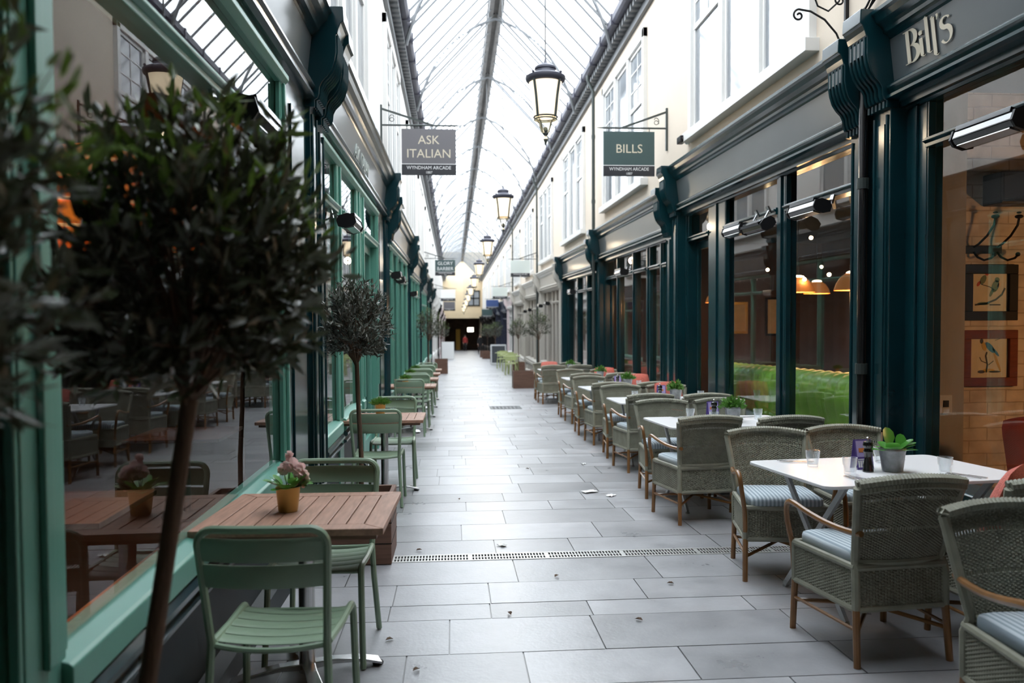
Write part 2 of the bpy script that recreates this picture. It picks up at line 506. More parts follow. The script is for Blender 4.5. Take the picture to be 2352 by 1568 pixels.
def corbel(S, zb, yc, w, m, parent):
    """scroll bracket with a block on top and flutes on its front"""
    b = MB()
    prof = [(-.05, 3.715), (.235, 3.715), (.24, 3.615), (.22, 3.60), (.205, 3.565), (.195, 3.53)]
    scroll = [(.185, 3.52), (.185, 3.47), (.185, 3.40), (.175, 3.34), (.155, 3.28), (.125, 3.235), (.09, 3.20), (.07, 3.16), (.065, 3.11), (.055, 3.08), (.035, 3.07), (.035, 3.02), (-.05, 3.02)]
    prism(b, S, [(o, zb + z) for o, z in prof + scroll], yc - w/2, yc + w/2)
    ob = b.build('corbel', m, parent, bevel=.006)
    f = MB()
    for k in range(5):
        yy = yc + (k - 2) * w * .19
        f.tube([(S.x(o + .002), yy, zb + z) for o, z in scroll[:-1]], w * .055, 6)
    f.build('fluting', m, ob, smooth=True)
    # small square cap with dentil strip
    c = MB()
    for k in range(4):
        yy = yc + (k - 1.5) * w * .22
        bx(c, S, .185, .197, yy - w*.06, yy + w*.06, zb + 3.40, zb + 3.50)
    c.build('cap_ornament', m, ob)

def pilaster(S, zb, ya, yb, m, desc):
    yc = (ya + yb) / 2
    b = MB()
    bx(b, S, -.32, 0, ya, yb, fz(yb) - .15, zb + 3.45)
    bx(b, S, -.32, .03, ya - .005, yb + .005, fz(yb) - .15, fz(yc) + .32)
    prism(b, S, [(-.1, fz(yc) + .32), (.03, fz(yc) + .32), (.012, fz(yc) + .37), (-.1, fz(yc) + .38)], ya, yb)
    o = b.build(num('trim'), m, bevel=.006)
    struct(o, desc, 'pilaster')
    d = MB()
    w = yb - ya
    for q in (.16, .84):
        d.tube([(S.x(.004), ya + w*q, fz(yc) + .42), (S.x(.004), ya + w*q, zb + 2.98)], .012, 6)
    bx(d, S, 0, .007, ya + w*.3, ya + w*.7, fz(yc) + .5, zb + 2.92)
    d.build('raised_panel', m, o, smooth=True)
    corbel(S, zb, yc, w + .02, m, o)
    return o

def entablature(S, zb, ya, yb, pal, desc):
    r = empty(num('trim'), desc, 'fascia', kind='structure')
    b = MB()
    prism(b, S, [(o, zb+z) for o, z in [(-.2,3.70),(.15,3.70),(.16,3.69),(.16,3.665),(.14,3.65),(.125,3.61),(.09,3.585),(.075,3.565),(.07,3.54),(.045,3.53),(.03,3.515),(.02,3.50),(-.2,3.50)]], ya, yb)
    b.build('cornice', pal['cornice'], r)
    f = MB()
    prism(f, S, [(o, zb+z) for o, z in [(-.2,3.51),(.02,3.51),(-.02,3.18),(-.2,3.18)]], ya, yb)
    f.build('fascia_board', pal['fascia'], r)
    m = MB()
    prism(m, S, [(o, zb+z) for o, z in [(-.2,3.185),(.025,3.185),(.04,3.17),(.04,3.155),(.02,3.14),(.01,3.115),(.035,3.105),(.035,3.085),(0,3.075),(-.06,3.065),(-.06,3.02),(-.2,3.02)]], ya, yb)
    m.build('lower_moulding', pal['moulding'], r)
    return r

def shopfront(S, ya, yb, pal, posts, tz=2.62, sill=.66, head=3.0, door=None, desc='', pw=.07, ew=None, gd=.18, jamb=0, zb=None):
    """frame between two pilasters: posts = y of the uprights, transom bar at tz, glass panes between"""
    if zb is None: zb = fz((ya + yb) / 2)
    r = empty(num('window'), desc, 'shop window', kind='structure')
    f = MB(); g = []
    d0, d1 = -gd - .06, -gd + .06
    if gd < .1: d1 = -gd + .035
    if jamb:
        j = MB(); bx(j, S, -.30, -.03, yb - jamb, yb, fz(yb) - .1, zb + 3.1)
        bx(j, S, -.03, -.018, yb - jamb*.8, yb - jamb*.2, zb + .5, zb + 2.9)
        j.build('jamb_panel', pal['pil'], r, bevel=.005)
        yb -= jamb
    ew = ew or pw
    posts = [p if isinstance(p, tuple) else (p - pw*.75, p + pw*.75) for p in posts]
    bx(f, S, d0, d1, ya, yb, zb + head, zb + 3.13)                       # head
    prism(f, S, [(d1, zb+head+.06), (d1+.03, zb+head+.06), (d1+.03, zb+head+.03), (d1, zb+head)], ya, yb)
    uprights = [(ya, ya + ew)] + posts + [(yb - ew, yb)]
    for (a, c) in uprights:
        bx(f, S, d0, d1, a, c, fz(c) - .05, zb + head)
        m_ = (a + c) / 2
        bx(f, S, d1, d1 + .018, m_ - pw*.28, m_ + pw*.28, zb + sill, zb + head)
    bays = [(uprights[i][1], uprights[i+1][0]) for i in range(len(uprights) - 1)]
    for i, (a, c) in enumerate(bays):
        bx(f, S, d0, d1 + .012, a, c, zb + tz - .035, zb + tz + .035)
        prism(f, S, [(d1+.012, zb+tz+.02), (d1+.035, zb+tz+.02), (d1+.035, zb+tz+.005), (d1+.012, zb+tz-.01)], a, c)
        # slim inner beads
        for (z0, z1) in ((sill, tz - .035), (tz + .035, head)):
            if door == i and z0 == sill: continue
            for (p, q) in ((a, a + .018), (c - .018, c)):
                bx(f, S, -gd + .004, d1 - .004, p, q, zb + z0, zb + z1)
    f.build('window_frame', pal['frame'], r, bevel=.004)
    s = MB()
    for i, (a, c) in enumerate(bays):
        if door == i: continue
        prism(s, S, [(-gd-.06, zb+sill), (-gd-.01, zb+sill), (-.012, zb+sill-.02), (0.0, zb+sill-.03), (0.0, zb+sill-.115), (-.02, zb+sill-.13), (-gd-.06, zb+sill-.13)], a - .03, c + .03)
    s.build('sill', pal['frame'], r, bevel=.004)
    t = MB()
    for i, (a, c) in enumerate(bays):
        if door == i: continue
        prism(t, S, [(-.30, zb+sill-.13), (-.01, zb+sill-.13), (.01, zb+sill-.15), (.01, zb+sill-.17), (-.015, zb+sill-.19), (-.02, zb+sill-.21), (0.0, zb+sill-.22), (0.0, zb+sill-.235), (-.04, zb+sill-.25), (-.30, zb+sill-.25)], a - .03, c + .03)
    t.build('sill_moulding', pal['moulding'], r)
    k = MB()
    for i, (a, c) in enumerate(bays):
        if door == i: continue
        bx(k, S, -.30, -.045, a - .03, c + .03, fz(c) - .1, zb + sill - .25)
        prism(k, S, [(-.05, fz((a+c)/2)+.14), (-.02, fz((a+c)/2)+.12), (.01, fz((a+c)/2)+.10), (.012, fz(c)-.1), (-.05, fz(c)-.1)], a - .03, c + .03)
    k.build('stall_riser', M_['plinth'] if pal['pil'] is M_['teal'] else pal['pil'], r)
    for i, (a, c) in enumerate(bays):
        p = MB()
        if door != i:
            bx(p, S, -gd - .003, -gd + .003, a, c, zb + sill - .01, zb + tz)
        bx(p, S, -gd - .003, -gd + .003, a, c, zb + tz, zb + head)
        p.build('pane', M_['shop_glass_bright'] if S is RIGHT else M_['shop_glass'], r)
        if door == i:
            D = empty(num('door'), 'glazed door of ' + desc, 'door', kind='structure')
            q = MB()
            zf = fz(c) + .02
            bx(q, S, -gd-.10, -gd-.05, a + .01, a + .10, zf, zb + tz - .04)
            bx(q, S, -gd-.10, -gd-.05, c - .10, c - .01, zf, zb + tz - .04)
            bx(q, S, -gd-.10, -gd-.05, a + .1, c - .1, zf, zf + .22)
            bx(q, S, -gd-.10, -gd-.05, a + .1, c - .1, zb + tz - .15, zb + tz - .04)
            q.build('door_leaf', pal['frame'], D, bevel=.004)
            q = MB(); bx(q, S, -gd-.078, -gd-.072, a + .1, c - .1, zf + .22, zb + tz - .15)
            q.build('pane', M_['shop_glass'], D)
            q = MB(); yy = a + .07
            q.tube([(S.x(-gd-.05), yy, zb + 1.0), (S.x(-gd), yy, zb + 1.0), (S.x(-gd+.01), yy, zb + 1.03), (S.x(-gd+.01), yy, zb + 1.27), (S.x(-gd), yy, zb + 1.3), (S.x(-gd-.05), yy, zb + 1.3)], .011, 8)
            q.build('door_handle', M_['chrome'], D, smooth=True)
    return r

TEAL_L = dict(pil=M_['teal'], frame=M_['mint'], fascia=M_['slate'], cornice=M_['moulding'], moulding=M_['moulding'])
TEAL_R = dict(pil=M_['teal'], frame=M_['teal'], fascia=M_['slate'], cornice=M_['teal'], moulding=M_['teal'])
STONE = dict(pil=M_['stone'], frame=M_['stone'], fascia=M_['stone'], cornice=M_['white_paint'], moulding=M_['stone'])
NAVY = dict(pil=M_['navy'], frame=M_['navy'], fascia=M_['navy'], cornice=M_['navy'], moulding=M_['navy'])
PINK = dict(pil=M_['pinkwhite'], frame=M_['white_paint'], fascia=M_['pinkwhite'], cornice=M_['white_paint'], moulding=M_['white_paint'])
DARK = dict(pil=M_['dark_wood'], frame=M_['dark_wood'], fascia=M_['sign_dark'], cornice=M_['dark_wood'], moulding=M_['dark_wood'])
WHITE = dict(pil=M_['white_paint'], frame=M_['white_paint'], fascia=M_['white'], cornice=M_['white_paint'], moulding=M_['white_paint'])

ORD = ['first', 'second', 'third', 'fourth', 'fifth', 'sixth', 'seventh', 'eighth', 'ninth', 'tenth', 'eleventh', 'twelfth', 'thirteenth', 'fourteenth', 'fifteenth', 'sixteenth']
def bay(S, ya, yb, pal, posts, colour, idx, PW=.26, **kw):
    zb = kw.get('zb') or fz((ya + yb) / 2)
    side = 'sage chair side' if S is LEFT else 'wicker chair side'
    nm = '%s shop bay of the %s' % (ORD[idx], side)
    pilaster(S, zb, ya, ya + PW, pal['pil'], colour + ' pilaster at near end of ' + nm)
    pilaster(S, zb, yb - PW, yb, pal['pil'], colour + ' pilaster at far end of ' + nm)
    entablature(S, zb, ya + PW, yb - PW, pal, colour + ' fascia and cornice over ' + nm)
    shopfront(S, ya + PW, yb - PW, pal, posts, desc=nm, **kw)

bay(LEFT, -7.0, -.95, TEAL_L, [-5, -3], 'dark teal', 0)
bay(LEFT, -.90, 6.00, TEAL_L, [.5, (1.95, 2.15)], 'dark teal', 1, pw=.075, ew=.10, head=2.96, tz=2.57, sill=.70, gd=.065, jamb=.72)
bay(LEFT, 6.03, 12.25, TEAL_L, [(7.25, 7.5), (8.7, 9.0), (9.15, 9.35)], 'dark teal', 2, door=3, pw=.085, ew=.10, head=2.96, tz=2.57, sill=.70, gd=.065, jamb=.95, zb=-.13)
bay(LEFT, 12.31, 18.58, TEAL_L, [13.6, 14.9, 16.4], 'dark teal', 3, pw=.085, sill=.70, gd=.065, jamb=.4)
bay(LEFT, 18.62, 25.05, TEAL_L, [20.2, 21.8, 23.4], 'dark teal', 4, sill=.70, gd=.065, jamb=.4)
bay(LEFT, 25.12, 31.6, TEAL_L, [26.8, 28.4, 30], 'dark teal', 5, sill=.70, gd=.065, jamb=.4)
bay(LEFT, 31.7, 38.0, TEAL_L, [33.8, 35.9], 'dark teal', 6)
bay(LEFT, 38.1, 44.4, WHITE, [40.2, 42.3], 'white', 7)
bay(LEFT, 44.5, 50.8, WHITE, [46.6, 48.7], 'white', 8)
for i in range(6):
    a = 50.9 + 6.35 * i
    bay(LEFT, a, a + 6.25, DARK if i % 2 == 0 else PINK, [a + 2.1, a + 4.2], 'dark' if i % 2 == 0 else 'pale pink', 9 + i)

bay(RIGHT, -7.0, -.95, TEAL_R, [-5, -3], 'dark teal', 0, sill=.5)
bay(RIGHT, -.90, 5.87, TEAL_R, [1.2], 'dark teal', 1, sill=.45, tz=2.72, head=3.0, pw=.10, ew=.25, PW=.25, zb=-.05)
bay(RIGHT, 5.95, 11.38, TEAL_R, [(7.74, 7.94), (9.50, 10.12)], 'dark teal', 2, sill=.55, tz=2.68, head=3.0, door=2, pw=.11, PW=.25, zb=-.15)
bay(RIGHT, 11.46, 17.4, TEAL_R, [12.45, (13.2, 13.45), 14.4, 15.8], 'dark teal', 3, sill=.45, tz=2.66, door=4, pw=.10)
bay(RIGHT, 17.55, 23.2, TEAL_R, [19.4, 20.9], 'dark teal', 4, sill=.45, tz=2.66, pw=.12)
for i in range(3):
    a = 23.4 + 5.95 * i
    bay(RIGHT, a, a + 5.85, STONE, [a + 1.2, a + 2.1, a + 3.0, a + 4.4], 'stone grey', 5 + i, sill=.6)
bay(RIGHT, 41.3, 46.6, PINK, [43, 44.7], 'pale pink', 8)
for i in range(7):
    a = 46.7 + 6.05 * i
    bay(RIGHT, a, a + 5.95, NAVY if i < 2 else DARK, [a + 2.0, a + 4.0], 'navy' if i < 2 else 'dark', 9 + i)

# upper walls
def upper_wall(nm, x0, x1, m, label):
    b = MB()
    b.box(x0, x1, Y0, Y1, 3.47, 7.4)
    b.shear(.024)
    struct(b.build(nm, m), label, 'wall')
upper_wall('wall_left', -1.6, -1.08, M_['white_wall'], 'white rendered upper wall above the sage chair side shops')
upper_wall('wall_right', 3.27, 3.8, M_['cream'], 'cream rendered upper wall above the wicker chair side shops')

# sash windows of the upper floor
def upper_window(S, xw, ya, yb, z0, z1, idx, who):
    r = empty(num('window'), '%s upper floor window from the camera, on the %s wall' % (ORD[idx], who), 'window', kind='structure')
    sg = S.sg
    def X(o): return xw + sg * o
    f = MB(); n = 3; w = (yb - ya) / n
    def q(o0, o1, a, c, p, t): f.box(X(o0), X(o1), a, c, p, t)
    q(-.05, .07, ya - .12, ya, z0 - .1, z1 + .15); q(-.05, .07, yb, yb + .12, z0 - .1, z1 + .15)
    q(-.05, .07, ya - .12, yb + .12, z1, z1 + .16); q(-.05, .13, ya - .18, yb + .18, z0 - .12, z0)
    for i in range(1, n): q(-.05, .06, ya + w*i - .07, ya + w*i + .07, z0, z1)
    zm = z0 + (z1 - z0) * .58
    for i in range(n):
        a, c = ya + w*i + (.07 if i else 0), ya + w*(i+1) - (.07 if i < n-1 else 0)
        q(-.03, .025, a, a + .05, z0, z1); q(-.03, .025, c - .05, c, z0, z1)
        q(-.03, .025, a, c, z0, z0 + .06); q(-.03, .025, a, c, z1 - .06, z1)
        if i != 1:
            q(-.03, .03, a, c, zm - .035, zm + .035)
            q(-.02, .015, (a+c)/2 - .012, (a+c)/2 + .012, zm, z1)
            for zz in (.33, .66): q(-.02, .015, a, c, zm + (z1-zm)*zz - .012, zm + (z1-zm)*zz + .012)
    f.build('window_frame', M_['white_paint'], r, bevel=.004)
    for i in range(n):
        p = MB()
        a, c = ya + w*i + .05, ya + w*(i+1) - .05
        p.box(X(-.02), X(.004), a, c, z0 + .02, z1 - .02)
        p.build('pane', M_['upper_glass'], r)
for i in range(14):
    ya = 7.2 + 6.3 * (i - 1)
    zz = 3.95 - .028 * (ya - 7.2)
    upper_window(RIGHT, 3.27, ya, ya + 3.5, zz, zz + 2.35, i, 'cream')
    upper_window(LEFT, -1.08, ya - .4, ya + 2.9, zz, zz + 2.35, i, 'white')

# eaves: cast-iron box gutters with a dentil course beneath
K = .019
def eaves(S, xw, label):
    sg = S.sg
    def X(o): return xw + sg * o
    r = empty(num('trim'), label, 'gutter', kind='structure')
    b = MB()
    prof = [(-.1, 6.98), (.10, 6.98), (.13, 7.0), (.13, 7.06), (.30, 7.06), (.34, 7.10), (.34, 7.22), (-.1, 7.22)]
    b.extrude([(X(o), Y0, z) for o, z in prof], (0, Y1 - Y0, 0)).shear(K)
    b.build('gutter_box', M_['gutter'], r)
    d = MB()
    y = Y0
    while y < Y1:
        d.box(X(.0), X(.21), y, y + .11, 6.93, 7.05); y += .22
    d.box(X(-.05), X(.07), Y0, Y1, 6.80, 6.93)
    d.shear(K); d.build('dentil_course', M_['rib'], r)
    j = MB(); y = Y0
    while y < Y1:
        j.box(X(.12), X(.36), y, y + .07, 7.04, 7.24); y += 1.14
    j.shear(K); j.build('gutter_joint', M_['gutter'], r)
eaves(LEFT, -1.08, 'dark iron gutter with dentils along the white upper wall')
eaves(RIGHT, 3.27, 'dark iron gutter with dentils along the cream upper wall')

# added unseen soffit, blocks roof light to darken the camera end
sb = MB(); sb.box(-1.6, 3.8, Y0, 2.0, 6.6, 6.78)
struct(sb.build('ceiling_light_blocker', M_['stone']), 'added unseen soffit shading the camera end of the arcade', 'ceiling')
# glazed roof
def roof():
    r = empty('ceiling', 'pitched glass roof on curved iron ribs running along the arcade', 'roof', kind='structure')
    xa, xm, xb = -.80, 1.08, 2.98
    ze, zr = 7.2, 9.2
    for (x0, x1) in ((xa, xm), (xb, xm)):
        g = MB()
        g.hexa([(x0, Y0, ze), (x1, Y0, zr), (x1, Y1, zr), (x0, Y1, ze), (x0, Y0, ze+.012), (x1, Y0, zr+.012), (x1, Y1, zr+.012), (x0, Y1, ze+.012)])
        g.shear(K); g.build('pane', M_['roof_glass'], r)
    gb = MB(); y = Y0 + .3
    while y < Y1:
        for x0 in (xa, xb):
            gb.bar((x0, y, ze - .02), (xm, y, zr - .02), .032, .035)
        y += .74
    gb.shear(K); gb.build('glazing_bar', M_['rib'], r)
    rb = MB()
    rb.box(xm - .17, xm - .06, Y0, Y1, zr - .16, zr); rb.box(xm + .06, xm + .17, Y0, Y1, zr - .16, zr)
    rb.box(xm - .20, xm + .20, Y0, Y1, zr - .02, zr + .05); rb.box(xm - .06, xm + .06, Y0, Y1, zr - .09, zr)
    rb.shear(K); rb.build('ridge_beam', M_['ridge'], r)
    n = 0
    y = 1.6
    while y < Y1:
        a = MB()
        for s, x0 in ((1, xa), (-1, xb)):
            p0 = Vector((x0 - s*.02, y, 6.75)); p1 = Vector((x0 + s*.42, y, 8.55)); p2 = Vector((xm, y, zr - .22))
            pts = []
            for i in range(13):
                t = i / 12
                pts.append(p0*(1-t)**2 + p1*2*t*(1-t) + p2*t*t)
            a.tube(pts, .034, 6)
            a.bar((x0, y, ze - .05), (xm, y, zr - .05), .04, .04)
        a.shear(K); a.build('arch_rib', M_['rib'], r, smooth=True)
        y += 4.5
roof()

# the two ends
def ends():
    b = MB()
    b.box(-1.6, 3.8, Y0 - .3, Y0, -.2, 9.9)
    struct(b.build('wall_back', M_['cream']), 'cream wall closing the arcade behind the camera', 'wall')
    zf = fz(Y1); zt = zf + 3.6
    f = MB()
    f.box(-1.6, 3.8, Y1, Y1 + .4, zt, 8.4)
    f.box(-1.6, -.95, Y1, Y1 + .4, zf - .3, zt); f.box(3.1, 3.8, Y1, Y1 + .4, zf - .3, zt)
    struct(f.build('wall_front', M_['tan']), 'tan end wall over the dark exit passage at the far end', 'wall')
    g = MB()                                      # passage beyond
    g.box(-1.6, -.95, Y1 + .4, Y1 + 10, zf - .6, zt + .3); g.box(3.1, 3.8, Y1 + .4, Y1 + 10, zf - .6, zt + .3)
    g.box(-1.6, 3.8, Y1 + .4, Y1 + 10, zt, zt + .3); g.box(-1.6, 3.8, Y1 + 10, Y1 + 10.3, zf - .6, zt + .3)
    struct(g.build('wall_passage', M_['brown_room']), 'dark brown exit passage beyond the end wall', 'wall')
    h = MB(); h.box(-1.6, 3.8, Y1 + 4, Y1 + 10, zf - .6, zf - .12)
    struct(h.build('floor_passage', M_['room_floor']), 'dark floor of the exit passage', 'floor')
    # window in the end wall
    r = empty(num('window'), 'white lit window in the tan end wall', 'window', kind='structure')
    w = MB(); zc = zt + 1.5
    for x in (1.6, 2.3, 2.95): w.box(x - .06, x + .06, Y1 - .08, Y1, zc - .1, zc + 1.5)
    for z in (zc - .1, zc + .7, zc + 1.5): w.box(1.54, 3.01, Y1 - .08, Y1, z - .06, z + .06)
    w.build('window_frame', M_['dark_wood'], r)
    p = MB(); p.box(1.6, 2.95, Y1 - .03, Y1 - .01, zc - .1, zc + 1.5); p.build('pane', M_['upper_glass'], r)
ends()

# rooms behind the shop windows
def room(tag, x0, x1, y0, y1, zf, zc, mw, side, label, ceil=None):
    xi, xo = (x0, x1)
    s = 1 if xo > xi else -1
    b = MB()
    b.box(xo, xo + s*.1, y0 - .1, y1 + .1, zf - .1, zc + .1)
    b.box(xi, xo, y0 - .1, y0, zf - .1, zc + .1); b.box(xi, xo, y1, y1 + .1, zf - .1, zc + .1)
    struct(b.build('wall_' + side, mw), label + ', walls', 'wall')
    f = MB(); f.box(xi, xo, y0, y1, zf - .1, zf); struct(f.build('floor_' + side, M_['room_floor']), label + ', dark timber floor', 'floor')
    c = MB(); c.box(xi - s*.115, xo, y0, y1, zc, zc + .1); struct(c.build('ceiling_' + side, ceil or M_['room_ceiling']), label + ', dark ceiling', 'ceiling')
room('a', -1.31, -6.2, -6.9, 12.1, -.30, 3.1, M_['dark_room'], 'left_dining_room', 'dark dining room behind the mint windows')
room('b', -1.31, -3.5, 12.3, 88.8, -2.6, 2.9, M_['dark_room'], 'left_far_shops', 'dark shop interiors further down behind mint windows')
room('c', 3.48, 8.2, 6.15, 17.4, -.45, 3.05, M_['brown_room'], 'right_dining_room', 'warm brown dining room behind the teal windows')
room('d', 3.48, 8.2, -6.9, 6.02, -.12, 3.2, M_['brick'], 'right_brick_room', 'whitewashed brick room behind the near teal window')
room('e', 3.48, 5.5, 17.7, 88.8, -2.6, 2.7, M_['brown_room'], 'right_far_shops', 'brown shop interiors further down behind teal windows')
# ------------------------------------------------------------------ wicker armchair
def weave(b, P, N, nst, rows, r_st=.0052, r_w=.0044, skip=()):
    """basket weave over the surface P(u,v): upright stakes and weavers that pass in front of and behind them"""
    for i in range(nst + 1):
        u = i / nst
        pts = [P(u, v / 5) for v in range(6)]
        b.tube(pts, r_st, 4, cap=False)
    for j in range(rows):
        v = (j + .5) / rows
        if any(a <= v <= c for a, c in skip): continue
        pts = []
        for i in range(nst + 1):
            u = i / nst
            s = 1 if (i + j) % 2 else -1
            pts.append(P(u, v) + N(u, v) * (s * .0052))
        b.tube(pts, r_w, 4, cap=False)

def make_wicker_chair():
    root = empty('wicker_armchair', 'x', 'chair')
    # seat frame corners (z of apron .25 - .44)
    RX, RY, FX, FY = .225, -.235, .25, .25
    zt, zb = .445, .255
    def back(u, v):
        q = 2*u - 1
        w = .215 + .045 * v
        return Vector((q * w, -.245 - .105*v + .03*q*q*(1+.4*v), .475 + .345*v + .026*v*(1 - q*q)))
    def bn(u, v): return Vector((0, -1, -.25)).normalized()
    bb = MB()
    weave(bb, back, bn, 38, 56, skip=((.78, .815), (.4, .42)))
    bb.build('backrest', M_['wicker'], root, smooth=True, recalc=False)
    # rolled top of the back with its spiral binding, and the two wrapped back posts
    tp = MB()
    top = [back(i/24, 1.0) for i in range(25)]
    for k in range(3):
        off = [(0, .014, .016), (0, -.016, .014), (0, -.008, -.012)][k]
        pts = []
        rad = []
        for i, p in enumerate(top):
            for h in range(4):
                t = min(1, i/24 + h/96)
                pp = back(t, 1.0)
                pts.append(pp + Vector(off)); rad.append(.0185 + .0022 * sin((i*4+h) * 2.1 + k))
        tp.tube(pts, rad, 6)
    tp.build('rolled_top_rail', M_['wicker'], root, smooth=True)
    for s in (0, 1):
        ps = MB()
        pts = [back(s, t/6) + Vector((0, .0, 0)) for t in range(7)]
        pts = [Vector(((RX if s else -RX), RY, zb)), Vector(((RX if s else -RX), RY, .42))] + pts
        ps.tube(pts, .0195, 8)
        ps.build('back_post', M_['wicker'], root, smooth=True)
    lo = MB(); lo.tube([back(i/10, -.02) for i in range(11)], .017, 8); lo.build('lower_back_rail', M_['wicker'], root, smooth=True)
    # apron: four woven sides between two rails
    c = [Vector((-RX, RY, 0)), Vector((RX, RY, 0)), Vector((FX, FY, 0)), Vector((-FX, FY, 0))]
    ap = MB()
    for i in range(4):
        a, d = c[i], c[(i+1) % 4]
        n = Vector(((d-a).y, -(d-a).x, 0)).normalized()
        weave(ap, lambda u, v: a.lerp(d, u) + Vector((0, 0, zb + .012 + (zt - zb - .024) * v)), lambda u, v: n, 30, 22)
    ap.build('woven_apron', M_['wicker'], root, smooth=True, recalc=False)
    rl = MB()
    for z, r in ((zt, .017), (zb, .016)):
        for i in range(4):
            a, d = c[i], c[(i+1) % 4]
            rl.tube([a + Vector((0,0,z)), d + Vector((0,0,z))], r, 8)
    for s in (-1, 1): rl.tube([(s*FX, FY, zb), (s*FX, FY, zt)], .018, 8)
    rl.build('seat_rail', M_['wicker'], root, smooth=True)
    st = MB()
    st.hexa([(-RX, RY, zt-.03), (RX, RY, zt-.03), (FX, FY, zt-.03), (-FX, FY, zt-.03), (-RX, RY, zt), (RX, RY, zt), (FX, FY, zt), (-FX, FY, zt)])
    st.build('seat', M_['wicker'], root)
    # legs
    for s in (-1, 1):
        l = MB(); l.tube([(s*RX, RY, zb + .02), (s*(RX + .008), RY - .02, 0)], [.017, .016], 8); l.build('leg', M_['bamboo'], root, smooth=True)
        l = MB(); l.tube([(s*FX, FY, zb + .02), (s*(FX + .006), FY + .015, 0)], [.017, .016], 8); l.build('leg', M_['bamboo'], root, smooth=True)
    x = MB()
    for s in (-1, 1):
        x.tube([(s*RX, RY - .004, .15), (0, .01, .19), (-s*FX, FY + .004, .15)], .010, 7)
        x.tube([(s*(RX+.003), RY - .004, .165), (s*(FX+.003), FY + .004, .165)], .009, 6)
    x.build('stretcher', M_['bamboo'], root, smooth=True)
    # bent arms
    for s in (-1, 1):
        a = MB()
        P = [Vector(p) for p in [(s*.228,-.285,.610),(s*.243,-.20,.605),(s*.262,-.06,.612),(s*.280,.08,.635),(s*.287,.18,.655),(s*.287,.235,.655),(s*.284,.268,.628),(s*.278,.278,.57),(s*.266,.272,.49),(s*.256,.262,.42),(s*.252,.255,.30)]]
        pts = []
        for i in range(len(P) - 1):
            p0, p1, p2, p3 = P[max(i-1,0)], P[i], P[i+1], P[min(i+2,len(P)-1)]
            for t in (0, .34, .67):
                pts.append(.5*((2*p1) + (p2-p0)*t + (2*p0-5*p1+4*p2-p3)*t*t + (3*p1-p0-3*p2+p3)*t**3))
        pts.append(P[-1])
        a.tube(pts, .0145, 8)
        a.build('arm', M_['bamboo'], root, smooth=True)
    # piped cushion
    cu = MB()
    n = 14
    def outline(f):
        out = []
        hx, hyb, hyf = .225*f, -.20*f, .262*f
        r = .05
        for (cx, cy, a0) in ((hx-r, hyf-r, 0), (-hx+r, hyf-r, pi/2), (-hx+r*1.0, hyb+r, pi), (hx-r, hyb+r, 3*pi/2)):
            for k in range(5):
                t = a0 + k*pi/8
                out.append((cx + r*cos(t), cy + r*sin(t)))
        return out
    rings = [(.90, .447), (.985, .452), (1.0, .465), (1.0, .485), (.985, .498), (.90, .508), (.6, .514), (.25, .516)]
    vs = []; fs = []
    for f, z in rings:
        vs += [(x_, y_, z) for x_, y_ in outline(f)]
    m = 20
    for i in range(len(rings)-1):
        for j in range(m):
            fs.append((i*m+j, i*m+(j+1) % m, (i+1)*m+(j+1) % m, (i+1)*m+j))
    fs.append(tuple((len(rings)-1)*m + j for j in range(m))); fs.append(tuple(range(m))[::-1])
    cu.add(vs, fs)
    cu.build('seat_cushion', M_['cushion'], root, smooth=True, angle=1.2)['label'] = 'pale blue striped seat cushion'
    return root

